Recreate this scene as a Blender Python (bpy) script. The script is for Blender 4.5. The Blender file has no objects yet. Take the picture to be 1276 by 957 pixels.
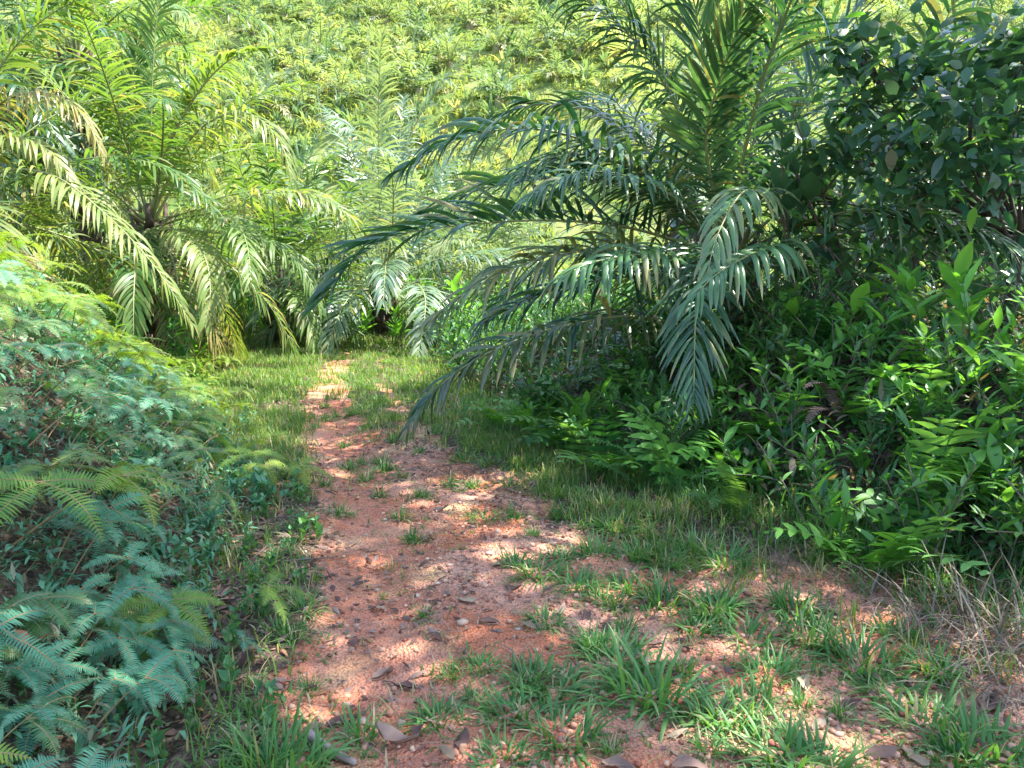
import bpy, math, random
import numpy as np
from mathutils import Matrix, Vector

# ------------------------------------------------------------------ camera, world, sun, exposure
sc = bpy.context.scene
COL = sc.collection
PITCH = math.radians(8.0)
FPX = 946.0                       # focal length in photograph pixels (1276 wide)
CAM = np.array([0.0, 0.0, 1.6])
cam_data = bpy.data.cameras.new("camera")
cam_data.sensor_width = 36.0
cam_data.lens = 36.0 * FPX / 1276.0
cam_data.clip_start = 0.05
cam_data.clip_end = 2000.0
cam = bpy.data.objects.new("camera", cam_data)
COL.objects.link(cam)
cam.location = CAM
cam.rotation_euler = (math.pi / 2 - PITCH, 0, 0)
sc.camera = cam

SUN_AZ = math.radians(80.0)       # clockwise from +y (view direction) towards +x
SUN_EL = math.radians(60.0)
world = bpy.data.worlds.new("World")
sc.world = world
world.use_nodes = True
wn = world.node_tree
for n in list(wn.nodes):
    wn.nodes.remove(n)
sky = wn.nodes.new("ShaderNodeTexSky")
sky.sky_type = 'NISHITA'
sky.sun_disc = False
sky.sun_elevation = SUN_EL
sky.sun_rotation = SUN_AZ
sky.air_density = 1.0
sky.dust_density = 1.0
sky.ozone_density = 1.0
bg = wn.nodes.new("ShaderNodeBackground")
bg.inputs[1].default_value = 0.15
wo = wn.nodes.new("ShaderNodeOutputWorld")
wn.links.new(sky.outputs[0], bg.inputs[0])
wn.links.new(bg.outputs[0], wo.inputs[0])

sun_data = bpy.data.lights.new("sun", 'SUN')
sun_data.energy = 3.4
sun_data.angle = math.radians(0.55)
sun_data.color = (1.0, 0.96, 0.89)
sun = bpy.data.objects.new("sun", sun_data)
COL.objects.link(sun)
SUN_DIR = Vector((math.sin(SUN_AZ) * math.cos(SUN_EL), math.cos(SUN_AZ) * math.cos(SUN_EL), math.sin(SUN_EL)))
sun.rotation_euler = SUN_DIR.to_track_quat('Z', 'Y').to_euler()
sun.location = SUN_DIR * 60

sc.view_settings.view_transform = 'Standard'
sc.view_settings.look = 'None'
sc.view_settings.gamma = 1.0
sc.view_settings.use_curve_mapping = False
sc.view_settings.exposure = 2.6
sc.cycles.max_bounces = 6
sc.cycles.diffuse_bounces = 3
sc.cycles.glossy_bounces = 2
sc.cycles.transmission_bounces = 3
sc.cycles.transparent_max_bounces = 4
sc.cycles.use_denoising = True

rng = np.random.default_rng(7)
random.seed(7)

# ------------------------------------------------------------------ small maths
def sstep(a, b, x):
    t = np.clip((x - a) / (b - a), 0, 1)
    return t * t * (3 - 2 * t)

_LAT = np.random.default_rng(99).random((256, 256))
def vnoise(x, y):
    x = np.asarray(x, float); y = np.asarray(y, float)
    xi = np.floor(x).astype(int); yi = np.floor(y).astype(int)
    fx = x - xi; fy = y - yi
    fx = fx * fx * (3 - 2 * fx); fy = fy * fy * (3 - 2 * fy)
    a = _LAT[xi % 256, yi % 256]; b = _LAT[(xi + 1) % 256, yi % 256]
    c = _LAT[xi % 256, (yi + 1) % 256]; d = _LAT[(xi + 1) % 256, (yi + 1) % 256]
    return (a * (1 - fx) + b * fx) * (1 - fy) + (c * (1 - fx) + d * fx) * fy

def fbm(x, y, o=4):
    s = 0; a = 0.5; t = 0
    for _ in range(o):
        s = s + a * vnoise(x, y); t += a
        x = x * 2.03 + 17.1; y = y * 2.03 + 5.7; a *= 0.5
    return s / t

# path edges and bank edges along y (metres)
PY = [0, 2.5, 3.0, 4.26, 5.9, 7.8, 11.2, 15.9, 19]
PL = [-0.9, -0.86, -0.98, -1.15, -1.65, -2.2, -3.15, -3.8, -4.3]
PR = [2.4, 2.3, 1.95, 0.70, 0.12, -0.85, -1.85, -2.75, -3.4]
LY = [0, 2.5, 3.0, 4.3, 5.5, 7.0, 9.0, 12, 16, 20, 30]
LX = [-1.35, -1.3, -1.42, -1.72, -2.1, -2.7, -3.7, -5.0, -6.2, -7.2, -9]
RY = [0, 2, 3.0, 3.8, 5, 6.5, 8.2, 10, 13, 16, 20, 30]
RX = [4.2, 3.5, 3.0, 2.55, 1.9, 1.05, 0.35, -0.2, -0.9, -1.6, -2.0, -2.5]
def pl(y): return np.interp(y, PY, PL)
def pr(y): return np.interp(y, PY, PR)
def bl(y): return np.interp(y, LY, LX)
def br(y): return np.interp(y, RY, RX)

def height(x, y):
    x = np.asarray(x, float); y = np.asarray(y, float)
    z = 0.05 * (fbm(x * 0.9, y * 0.9) - 0.5)
    dl = bl(y) - x
    hl = np.interp(y, [0, 6, 10, 14, 22, 30], [1.95, 1.95, 1.0, 0.75, 0.3, 0.0])
    z = z + hl * sstep(-0.1, 2.7, dl) + 0.35 * sstep(1.5, 6, dl) * np.interp(y, [0, 16, 26], [1, 1, 0])
    dr = x - br(y)
    hr = np.interp(y, [0, 5, 9, 14, 22, 30], [0.95, 1.0, 0.9, 0.7, 0.2, 0.0])
    z = z + hr * sstep(-0.1, 2.0, dr) + 0.3 * sstep(1.5, 6, dr) * np.interp(y, [0, 16, 26], [1, 1, 0])
    z = z + 0.22 * (fbm(x * 1.7 + 9, y * 1.7) - 0.5) * (sstep(0, 0.8, dl) + sstep(0, 0.8, dr))
    # gentle rise beyond the bend and then the hillside
    z = z + 0.10 * np.maximum(y - 15, 0) * sstep(15, 20, y)
    far = np.maximum(y - 30 + 4 * np.sin(x * 0.05), 0)
    z = z + far * 0.56 * sstep(0, 14, far) + (2.2 * (fbm(x * 0.05, y * 0.05 + 3) - 0.5) + 0.5 * (fbm(x * .3, y * .3) - .5)) * sstep(0, 20, far)
    return z

def ray(px, py):
    d = np.array([(px - 638) / FPX, 1.0, -(py - 478.5) / FPX])
    c, s = math.cos(PITCH), math.sin(PITCH)
    return np.array([d[0], d[1] * c + d[2] * s, -d[1] * s + d[2] * c])

def at(px, py, Y):
    d = ray(px, py)
    return CAM + d * (Y / d[1])

def onground(px, py):
    d = ray(px, py)
    t = 1.0
    for _ in range(4000):
        p = CAM + d * t
        if p[2] <= float(height(p[0], p[1])):
            break
        t += 0.01 + t * 0.001
    return p

# ------------------------------------------------------------------ mesh building
def norm(v):
    n = np.linalg.norm(v, axis=-1, keepdims=True)
    return v / np.maximum(n, 1e-9)

class MB:
    """collects quads / tris with two point attributes: var (hue/value choice) and age (withering)"""
    def __init__(self):
        self.v = []; self.q = []; self.t = []; self.var = []; self.age = []; self.n = 0
    def add(self, v, quads=None, tris=None, var=0.5, age=0.0):
        v = np.asarray(v, float).reshape(-1, 3)
        if quads is not None and len(quads): self.q.append(np.asarray(quads, int).reshape(-1, 4) + self.n)
        if tris is not None and len(tris): self.t.append(np.asarray(tris, int).reshape(-1, 3) + self.n)
        self.v.append(v)
        self.var.append(np.broadcast_to(np.asarray(var, float), (len(v),)).copy())
        self.age.append(np.broadcast_to(np.asarray(age, float), (len(v),)).copy())
        self.n += len(v)
        return self
    def mesh(self, name, mat=None, smooth=True):
        me = bpy.data.meshes.new(name)
        v = np.concatenate(self.v)
        q = np.concatenate(self.q) if self.q else np.zeros((0, 4), int)
        t = np.concatenate(self.t) if self.t else np.zeros((0, 3), int)
        nq, nt = len(q), len(t)
        me.vertices.add(len(v)); me.vertices.foreach_set("co", v.astype(np.float32).ravel())
        loops = np.concatenate([q.ravel(), t.ravel()]).astype(np.int32)
        me.loops.add(len(loops)); me.loops.foreach_set("vertex_index", loops)
        me.polygons.add(nq + nt)
        st = np.concatenate([np.arange(nq) * 4, nq * 4 + np.arange(nt) * 3]).astype(np.int32)
        me.polygons.foreach_set("loop_start", st)
        me.update(calc_edges=True)
        if smooth:
            me.polygons.foreach_set("use_smooth", np.ones(nq + nt, bool))
        a = me.attributes.new("var", 'FLOAT', 'POINT'); a.data.foreach_set("value", np.concatenate(self.var).astype(np.float32))
        a = me.attributes.new("age", 'FLOAT', 'POINT'); a.data.foreach_set("value", np.concatenate(self.age).astype(np.float32))
        if mat: me.materials.append(mat)
        me.validate()
        return me

LEAFLET = np.array([0.35, 0.85, 1.0, 0.9, 0.62, 0.04])
GRASS = np.array([0.9, 1.0, 0.75, 0.03])
LANCE = np.array([0.06, 0.7, 1.0, 0.88, 0.5, 0.03])
OVATE = np.array([0.08, 0.85, 1.0, 0.8, 0.42, 0.03])
PINNA = np.array([1.0, 0.85, 0.1])

def ribbons(P, D, W, L, w, g, prof, fold=0.0, k=2):
    """N bent blades. returns verts (N, R, k, 3) and quads for one blade"""
    P = np.asarray(P, float).reshape(-1, 3); N = len(P)
    D = norm(np.broadcast_to(np.asarray(D, float), (N, 3))).copy()
    W = np.broadcast_to(np.asarray(W, float), (N, 3)).copy()
    L = np.broadcast_to(np.asarray(L, float), (N,)); w = np.broadcast_to(np.asarray(w, float), (N,))
    g = np.broadcast_to(np.asarray(g, float), (N,))
    R = len(prof); S = R - 1
    out = np.zeros((N, R, k, 3)); p = P.copy()
    for i in range(R):
        W = norm(W - (W * D).sum(-1, keepdims=True) * D)
        nn = np.cross(W, D)
        half = (w * prof[i] * 0.5)[:, None]
        out[:, i, 0] = p - W * half
        out[:, i, k - 1] = p + W * half
        if k == 3:
            out[:, i, 1] = p - nn * (half * fold)
        p = p + D * (L / S)[:, None]
        D = D.copy(); D[:, 2] -= g / S
        D = norm(D)
    q = []
    for i in range(S):
        for j in range(k - 1):
            a = i * k + j
            q.append((a, a + 1, a + k + 1, a + k))
    return out, np.array(q)

def add_ribbons(mb, *args, var=0.5, age=0.0, tipage=None, **kw):
    v, q = ribbons(*args, **kw)
    N, R, k, _ = v.shape
    qs = (q[None] + (np.arange(N) * R * k)[:, None, None]).reshape(-1, 4)
    va = np.repeat(np.broadcast_to(np.asarray(var, float), (N,)), R * k)
    ag = np.repeat(np.broadcast_to(np.asarray(age, float), (N,))[:, None], R, 1)
    if tipage is not None:
        ag = np.clip(ag + np.asarray(tipage).reshape(-1, 1) * np.linspace(0, 1, R)[None] ** 3, 0, 1)
    ag = np.repeat(ag.reshape(-1), k)
    mb.add(v.reshape(-1, 3), quads=qs, var=va, age=ag)

def curve(pts, n):
    """Catmull-Rom through pts, n samples even in length"""
    pts = np.asarray(pts, float)
    if len(pts) == 2:
        c = pts[0] + (pts[1] - pts[0]) * np.linspace(0, 1, n)[:, None]
        return c
    ext = np.vstack([2 * pts[0] - pts[1], pts, 2 * pts[-1] - pts[-2]])
    seg = []
    for i in range(1, len(ext) - 2):
        p0, p1, p2, p3 = ext[i - 1:i + 3]
        t = np.linspace(0, 1, 16, endpoint=False)[:, None]
        seg.append(0.5 * (2 * p1 + (p2 - p0) * t + (2 * p0 - 5 * p1 + 4 * p2 - p3) * t ** 2 + (3 * p1 - p0 - 3 * p2 + p3) * t ** 3))
    c = np.vstack(seg + [pts[-1:]])
    s = np.concatenate([[0], np.cumsum(np.linalg.norm(np.diff(c, axis=0), axis=1))])
    u = np.linspace(0, s[-1], n)
    return np.stack([np.interp(u, s, c[:, i]) for i in range(3)], 1)

def tube(mb, pts, r, sides=6, flat=1.0, var=0.5, age=0.0, cap=True):
    pts = np.asarray(pts, float); n = len(pts)
    r = np.broadcast_to(np.asarray(r, float), (n,))
    T = norm(np.gradient(pts, axis=0))
    ref = np.array([0, 0, 1.0]) if abs(T[0][2]) < 0.9 else np.array([1.0, 0, 0])
    A = []
    a = np.cross(T[0], ref); a /= np.linalg.norm(a)
    for i in range(n):
        a = a - T[i] * a.dot(T[i]); a /= max(np.linalg.norm(a), 1e-9); A.append(a)
    A = np.array(A); B = np.cross(T, A)
    th = np.arange(sides) * 2 * math.pi / sides
    v = pts[:, None] + r[:, None, None] * (np.cos(th)[None, :, None] * A[:, None] + flat * np.sin(th)[None, :, None] * B[:, None])
    q = [(i * sides + j, i * sides + (j + 1) % sides, (i + 1) * sides + (j + 1) % sides, (i + 1) * sides + j)
         for i in range(n - 1) for j in range(sides)]
    v = v.reshape(-1, 3); t = []
    if cap:
        v = np.vstack([v, pts[:1], pts[-1:]])
        for j in range(sides):
            t.append((n * sides, (j + 1) % sides, j))
            t.append((n * sides + 1, (n - 1) * sides + j, (n - 1) * sides + (j + 1) % sides))
    mb.add(v, quads=q, tris=t, var=var, age=age)

# ------------------------------------------------------------------ objects
def thing(name, label, cat, loc=(0, 0, 0), group=None, rz=0.0, scale=1.0, mesh=None, rot=None):
    o = bpy.data.objects.new(name, mesh)
    COL.objects.link(o)
    o.location = loc
    o.rotation_euler = rot if rot else (0, 0, rz)
    o.scale = (scale,) * 3 if not hasattr(scale, '__len__') else scale
    o["label"] = label; o["category"] = cat
    if group: o["group"] = group
    return o

def part(name, me, parent, loc=None, kind=None, mat4=None):
    o = bpy.data.objects.new(name, me)
    COL.objects.link(o)
    o.parent = parent
    if mat4 is not None: o.matrix_local = mat4
    elif loc is not None: o.location = loc
    if kind: o["kind"] = kind
    return o

def stuff(name, me, label, cat):
    o = bpy.data.objects.new(name, me); COL.objects.link(o)
    o["kind"] = "stuff"; o["label"] = label; o["category"] = cat
    return o

# ------------------------------------------------------------------ materials
def lin(r, g, b):
    f = lambda c: (c / 255 / 12.92) if c / 255 <= 0.04045 else ((c / 255 + 0.055) / 1.055) ** 2.4
    return (f(r), f(g), f(b), 1)

def leafmat(name, dark, light, old, rough=0.42, transl=0.35, spec=0.5, tl=None, objvar=0.5, noise=7.0):
    m = bpy.data.materials.new(name); m.use_nodes = True
    nt = m.node_tree; nd = nt.nodes; lk = nt.links
    for n in list(nd): nd.remove(n)
    out = nd.new("ShaderNodeOutputMaterial")
    var = nd.new("ShaderNodeAttribute"); var.attribute_name = "var"
    age = nd.new("ShaderNodeAttribute"); age.attribute_name = "age"
    info = nd.new("ShaderNodeObjectInfo")
    tc = nd.new("ShaderNodeTexCoord")
    nz = nd.new("ShaderNodeTexNoise"); nz.inputs["Scale"].default_value = noise; nz.inputs["Detail"].default_value = 2
    lk.new(tc.outputs["Object"], nz.inputs["Vector"])
    # factor = var + (random-.5)*objvar + (noise-.5)*.5
    a = nd.new("ShaderNodeMath"); a.operation = 'MULTIPLY_ADD'
    lk.new(info.outputs["Random"], a.inputs[0]); a.inputs[1].default_value = objvar; a.inputs[2].default_value = -0.5 * objvar
    b = nd.new("ShaderNodeMath"); b.operation = 'MULTIPLY_ADD'
    lk.new(nz.outputs["Fac"], b.inputs[0]); b.inputs[1].default_value = 0.9; b.inputs[2].default_value = -0.45
    c = nd.new("ShaderNodeMath"); c.operation = 'ADD'; lk.new(a.outputs[0], c.inputs[0]); lk.new(b.outputs[0], c.inputs[1])
    d = nd.new("ShaderNodeMath"); d.operation = 'ADD'; d.use_clamp = True
    lk.new(c.outputs[0], d.inputs[0]); lk.new(var.outputs["Fac"], d.inputs[1])
    mix = nd.new("ShaderNodeMix"); mix.data_type = 'RGBA'
    mix.inputs[6].default_value = dark; mix.inputs[7].default_value = light
    lk.new(d.outputs[0], mix.inputs[0])
    mo = nd.new("ShaderNodeMix"); mo.data_type = 'RGBA'
    lk.new(mix.outputs[2], mo.inputs[6]); mo.inputs[7].default_value = old
    lk.new(age.outputs["Fac"], mo.inputs[0])
    pb = nd.new("ShaderNodeBsdfPrincipled")
    lk.new(mo.outputs[2], pb.inputs["Base Color"])
    pb.inputs["Roughness"].default_value = rough
    pb.inputs["Specular IOR Level"].default_value = spec
    tr = nd.new("ShaderNodeBsdfTranslucent")
    tm = nd.new("ShaderNodeMix"); tm.data_type = 'RGBA'; tm.blend_type = 'MULTIPLY'; tm.inputs[0].default_value = 1.0
    lk.new(mo.outputs[2], tm.inputs[6]); tm.inputs[7].default_value = tl or (1.9, 1.75, 0.7, 1)
    lk.new(tm.outputs[2], tr.inputs[0])
    ms = nd.new("ShaderNodeMixShader"); ms.inputs[0].default_value = transl
    lk.new(pb.outputs[0], ms.inputs[1]); lk.new(tr.outputs[0], ms.inputs[2])
    lk.new(ms.outputs[0], out.inputs[0])
    return m

def matte(name, c1, c2, rough=0.85, scale=12.0, bump=0.3, stretch=(1, 1, 1), objvar=0.5):
    m = bpy.data.materials.new(name); m.use_nodes = True
    nt = m.node_tree; nd = nt.nodes; lk = nt.links
    pb = nd["Principled BSDF"]; pb.inputs["Roughness"].default_value = rough
    pb.inputs["Specular IOR Level"].default_value = 0.25
    tc = nd.new("ShaderNodeTexCoord"); mp = nd.new("ShaderNodeMapping"); mp.inputs["Scale"].default_value = stretch
    lk.new(tc.outputs["Object"], mp.inputs[0])
    nz = nd.new("ShaderNodeTexNoise"); nz.inputs["Scale"].default_value = scale; nz.inputs["Detail"].default_value = 6
    lk.new(mp.outputs[0], nz.inputs["Vector"])
    info = nd.new("ShaderNodeObjectInfo")
    var = nd.new("ShaderNodeAttribute"); var.attribute_name = "var"
    a = nd.new("ShaderNodeMath"); a.operation = 'MULTIPLY_ADD'
    lk.new(info.outputs["Random"], a.inputs[0]); a.inputs[1].default_value = objvar; a.inputs[2].default_value = -0.5 * objvar - 0.5
    b = nd.new("ShaderNodeMath"); b.operation = 'ADD'; lk.new(a.outputs[0], b.inputs[0]); lk.new(var.outputs["Fac"], b.inputs[1])
    c = nd.new("ShaderNodeMath"); c.operation = 'ADD'; c.use_clamp = True; lk.new(b.outputs[0], c.inputs[0]); lk.new(nz.outputs["Fac"], c.inputs[1])
    mix = nd.new("ShaderNodeMix"); mix.data_type = 'RGBA'; mix.inputs[6].default_value = c1; mix.inputs[7].default_value = c2
    lk.new(c.outputs[0], mix.inputs[0]); lk.new(mix.outputs[2], pb.inputs["Base Color"])
    bp = nd.new("ShaderNodeBump"); bp.inputs["Strength"].default_value = bump; bp.inputs["Distance"].default_value = 0.02
    lk.new(nz.outputs["Fac"], bp.inputs["Height"]); lk.new(bp.outputs[0], pb.inputs["Normal"])
    return m

C = lambda r, g, b: (r, g, b, 1)
M_PALM = leafmat("palm_leaf", C(.012, .058, .028), C(.075, .17, .062), C(.30, .24, .09), rough=0.3, transl=0.3, spec=0.6)
M_PALM_SUN = leafmat("palm_leaf_sunlit", C(.03, .10, .022), C(.13, .205, .045), C(.33, .26, .12), rough=0.42, transl=0.42, spec=0.3, objvar=0.6)  # yellower, lighter copy of the palm leaf: sunlit look put into the colour
M_PALM_PALE = leafmat('pale_palm_leaf', C(.06, .13, .075), C(.18, .25, .14), C(.33, .28, .16), rough=.4, transl=.35, spec=.45)
M_RACHIS = leafmat("palm_rachis", C(.10, .13, .04), C(.20, .21, .07), C(.24, .16, .08), rough=0.5, transl=0.0)
M_HILLPALM = leafmat("hill_palm_leaf", C(.08, .15, .085), C(.21, .27, .125), C(.38, .32, .17), spec=.3, rough=0.5, transl=0.4, objvar=0.9, noise=0.6)  # distance haze put into the leaf colour as a paler, bluer green
M_HILLCOVER = leafmat("hill_cover_leaf", C(.14, .20, .065), C(.29, .32, .11), C(.38, .32, .18), spec=.2, rough=0.6, transl=0.4, noise=0.12)
M_GRASS = leafmat("grass_blade", C(.035, .115, .018), C(.11, .21, .04), C(.42, .34, .18), spec=.3, rough=0.5, transl=0.4, noise=0.9)
M_TUFT = leafmat("tuft_blade", C(.03, .125, .025), C(.11, .26, .065), C(.42, .34, .20), spec=.35, rough=0.42, transl=0.38, noise=2.5)
M_DRY = leafmat("dry_straw", C(.12, .09, .06), C(.30, .235, .165), C(.2, .14, .09), rough=0.7, transl=0.15, tl=(1, 1, 1, 1), noise=2.0)
M_FERN = leafmat("forked_fern_leaf", C(.028, .125, .072), C(.11, .29, .16), C(.28, .15, .06), rough=0.5, spec=.3, objvar=.9, transl=0.3, tl=(1.5, 1.8, .8, 1))
M_FERN_Y = leafmat("yellow_green_fern_leaf", C(.06, .16, .02), C(.20, .29, .035), C(.34, .22, .08), spec=.3, rough=0.5, transl=0.38)  # yellow-green as leaf variety, and as sunlight put into the bank's colour
M_SWORD = leafmat("sword_fern_leaf", C(.05, .13, .035), C(.11, .23, .06), C(.24, .15, .07), rough=0.4, transl=0.35)
M_DEADFERN = leafmat("dead_fern_leaf", C(.10, .06, .045), C(.20, .13, .10), C(.2, .1, .06), rough=0.8, transl=0.1, tl=(1, 1, 1, 1))
M_STEMFERN = matte("fern_stalk", C(.16, .10, .05), C(.28, .20, .09), objvar=0.4)
M_LANCE = leafmat("lance_leaf", C(.03, .115, .03), C(.13, .29, .075), C(.25, .18, .06), objvar=1.3, spec=.35, rough=0.42, transl=0.36)
M_BRIGHT = leafmat("bright_young_leaf", C(.07, .23, .035), C(.17, .38, .06), C(.3, .3, .08), rough=0.42, transl=0.42)
M_SEED = leafmat('seedling_leaf', C(.04, .14, .05), C(.13, .28, .09), C(.25, .18, .08), rough=.45, transl=.3, spec=.3, objvar=1.0)
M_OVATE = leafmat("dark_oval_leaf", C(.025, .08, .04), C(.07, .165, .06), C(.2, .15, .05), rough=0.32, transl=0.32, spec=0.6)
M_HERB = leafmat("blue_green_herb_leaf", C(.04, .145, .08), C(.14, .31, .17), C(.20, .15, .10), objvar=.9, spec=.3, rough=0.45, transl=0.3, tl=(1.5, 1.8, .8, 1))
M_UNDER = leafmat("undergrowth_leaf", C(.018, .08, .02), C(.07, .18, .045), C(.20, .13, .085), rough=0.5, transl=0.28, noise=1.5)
M_CANOPY = leafmat("canopy_leaf", C(.03, .075, .025), C(.07, .13, .04), C(.2, .15, .06), rough=0.4, transl=0.3)
M_TWIG = matte("twig_bark", C(.075, .06, .045), C(.17, .14, .10), scale=20)
M_BARK = matte("tree_bark", C(.04, .032, .026), C(.11, .09, .07), scale=9, stretch=(3, 3, .7), bump=0.6)
M_PTRUNK = matte("palm_trunk_fibre", C(.035, .026, .02), C(.14, .10, .07), scale=14, bump=0.7)
M_GREEN_STEM = matte("green_stem", C(.08, .12, .04), C(.17, .20, .08), scale=20, bump=0.05)
M_DEADLEAF = leafmat("dead_leaf", C(.085, .045, .035), C(.27, .175, .13), C(.30, .13, .05), spec=.2, rough=0.7, transl=0.08, tl=(1, .9, .8, 1), objvar=0.9)
M_ORANGELEAF = leafmat("orange_dead_leaf", C(.30, .10, .04), C(.42, .20, .09), C(.30, .13, .05), rough=0.6, transl=0.1, tl=(1, .8, .6, 1))
M_STONE = matte("laterite_stone", C(.34, .17, .10), C(.58, .42, .30), scale=25, bump=0.3, objvar=1.0)
M_GRAVEL = matte("laterite_gravel", C(.24, .085, .05), C(.60, .37, .24), scale=30, bump=0.2)

def ground_material():
    m = bpy.data.materials.new("laterite_soil"); m.use_nodes = True
    nt = m.node_tree; nd = nt.nodes; lk = nt.links
    pb = nd["Principled BSDF"]; pb.inputs["Roughness"].default_value = 0.93; pb.inputs["Specular IOR Level"].default_value = 0.15
    tc = nd.new("ShaderNodeTexCoord")
    def noise(scale, detail=4, rough=0.55, dist=0.0):
        n = nd.new("ShaderNodeTexNoise"); n.inputs["Scale"].default_value = scale; n.inputs["Detail"].default_value = detail
        n.inputs["Roughness"].default_value = rough; n.inputs["Distortion"].default_value = dist
        lk.new(tc.outputs["Object"], n.inputs["Vector"]); return n
    def ramp(src, a, b):
        r = nd.new("ShaderNodeMapRange"); r.interpolation_type = 'SMOOTHSTEP'
        r.inputs[1].default_value = a; r.inputs[2].default_value = b
        lk.new(src, r.inputs[0]); return r.outputs[0]
    def mixc(f, a, b):
        x = nd.new("ShaderNodeMix"); x.data_type = 'RGBA'
        lk.new(f, x.inputs[0])
        for i, s in ((6, a), (7, b)):
            if isinstance(s, tuple): x.inputs[i].default_value = s
            else: lk.new(s, x.inputs[i])
        return x.outputs[2]
    red = C(.52, .175, .085); pink = C(.62, .32, .215); tan = C(.68, .45, .22); dark = C(.24, .095, .06)
    c = mixc(ramp(noise(1.7, 5).outputs[0], .35, .65), red, pink)
    c = mixc(ramp(noise(1.3, 5, .6, dist=.8).outputs[0], .54, .68), c, tan)
    c = mixc(ramp(noise(9, 6, .7).outputs[0], .60, .80), c, dark)
    c = mixc(ramp(noise(42, 4, .7).outputs[0], .56, .78), c, C(.60, .38, .28))
    vo = nd.new("ShaderNodeTexVoronoi"); vo.inputs["Scale"].default_value = 70; lk.new(tc.outputs["Object"], vo.inputs["Vector"])
    c = mixc(ramp(vo.outputs["Distance"], .6, 1.0), c, dark)
    wa = nd.new("ShaderNodeAttribute"); wa.attribute_name = "worn"
    wm = nd.new("ShaderNodeMath"); wm.operation = 'MULTIPLY'; wm.inputs[1].default_value = .7; lk.new(wa.outputs["Fac"], wm.inputs[0])
    c = mixc(wm.outputs[0], c, mixc(ramp(noise(6, 4).outputs[0], .35, .7), C(.50, .16, .085), C(.60, .25, .15)))
    # humus and dead matter off the path
    hum = mixc(ramp(noise(14, 5, .7).outputs[0], .4, .65), C(.060, .042, .028), C(.20, .145, .095))
    soil = nd.new("ShaderNodeAttribute"); soil.attribute_name = "soil"
    ad = nd.new("ShaderNodeMath"); ad.operation = 'MULTIPLY_ADD'
    lk.new(noise(4.5, 5, .65).outputs[0], ad.inputs[0]); ad.inputs[1].default_value = 1.1; 
    sb = nd.new("ShaderNodeMath"); sb.operation = 'ADD'; sb.inputs[1].default_value = -0.55; lk.new(soil.outputs["Fac"], sb.inputs[0])
    lk.new(sb.outputs[0], ad.inputs[2])
    c = mixc(ramp(ad.outputs[0], .38, .62), hum, c)
    hill = nd.new("ShaderNodeAttribute"); hill.attribute_name = "hill"
    hc = mixc(ramp(noise(.35, 5, .6).outputs[0], .4, .62), C(.10, .16, .035), C(.20, .22, .07))
    c = mixc(hill.outputs["Fac"], c, hc)
    lk.new(c, pb.inputs["Base Color"])
    bp = nd.new("ShaderNodeBump"); bp.inputs["Strength"].default_value = 1.0; bp.inputs["Distance"].default_value = 0.022
    sm = nd.new("ShaderNodeMath"); sm.operation = 'ADD'
    lk.new(noise(38, 6, .7).outputs[0], sm.inputs[0]); lk.new(vo.outputs["Distance"], sm.inputs[1])
    lk.new(sm.outputs[0], bp.inputs["Height"]); lk.new(bp.outputs[0], pb.inputs["Normal"])
    return m

# ------------------------------------------------------------------ ground: one sheet to the hilltop
def axis(fine0, fine1, step, lo, hi, grow=1.16):
    a = list(np.arange(fine0, fine1 + 1e-6, step))
    s = step; x = fine1
    while x < hi:
        s = min(s * grow, 4.0); x += s; a.append(min(x, hi))
    s = step; x = fine0; b = []
    while x > lo:
        s = min(s * grow, 4.0); x -= s; b.append(max(x, lo))
    return np.unique(np.array(b[::-1] + a))

def worn(x, y):
    """the trodden strip along the left half of the path"""
    c = pl(y) + .42 + .18 * (fbm(y * .8, y * .8 + 3, 2) - .5)
    return np.exp(-((x - c) / (.26 + .12 * (fbm(x * 2, y * 2, 2) - .5))) ** 2) * sstep(12, 8, y)

def patches(x, y):
    """how bare the soil is: 1 on the worn path, 0 in the growth"""
    w = 0.35 * (fbm(x * 2.1 + 4, y * 2.1) - 0.5)
    inside = np.minimum(x - pl(y), pr(y) - x) + w
    bare = sstep(-0.18, 0.22, inside)
    # right foreground: tussocks over half bare soil
    bare = np.maximum(bare, 0.75 * sstep(-.2, .4, br(y) - x + w) * sstep(5.0, 3.8, y) * sstep(-1, 0, x))
    # grassy median further up
    mid = 0.5 * (pl(y) + pr(y)) + 0.25
    med = sstep(0.38, 0.1, np.abs(x - mid) + w) * sstep(7.2, 8.6, y) * 0.8
    bare = bare * (1 - med) * (1 - .35 * sstep(9, 12, y)) * sstep(18, 14.5, y + 2.5 * w)
    return np.clip(bare, 0, 1)

gx = axis(-4.6, 4.6, 0.055, -115, 115); gy = axis(1.2, 19, 0.055, -25, 150)
X, Y = np.meshgrid(gx, gy)
Z = height(X, Y)
bare = patches(X, Y)
near = sstep(22, 14, Y) * sstep(8, 5, np.abs(X))
Z = Z + near * (0.06 * (fbm(X * 4, Y * 4) - .5) + bare * 0.035 * (fbm(X * 15, Y * 15, 3) - .5)) - 0.03 * bare * near - .03 * worn(X, Y) * bare * near
nxg, nyg = len(gx), len(gy)
idx = np.arange(nxg * nyg).reshape(nyg, nxg)
quads = np.stack([idx[:-1, :-1], idx[:-1, 1:], idx[1:, 1:], idx[1:, :-1]], -1).reshape(-1, 4)
mb = MB(); mb.add(np.stack([X, Y, Z], -1).reshape(-1, 3), quads=quads)
me = mb.mesh("ground", ground_material())
for nm, val in (("soil", bare), ("hill", sstep(17, 26, Y)), ("worn", worn(X, Y))):
    a = me.attributes.new(nm, 'FLOAT', 'POINT'); a.data.foreach_set("value", val.astype(np.float32).ravel())
g = bpy.data.objects.new("ground", me); COL.objects.link(g); g["kind"] = "structure"
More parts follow.
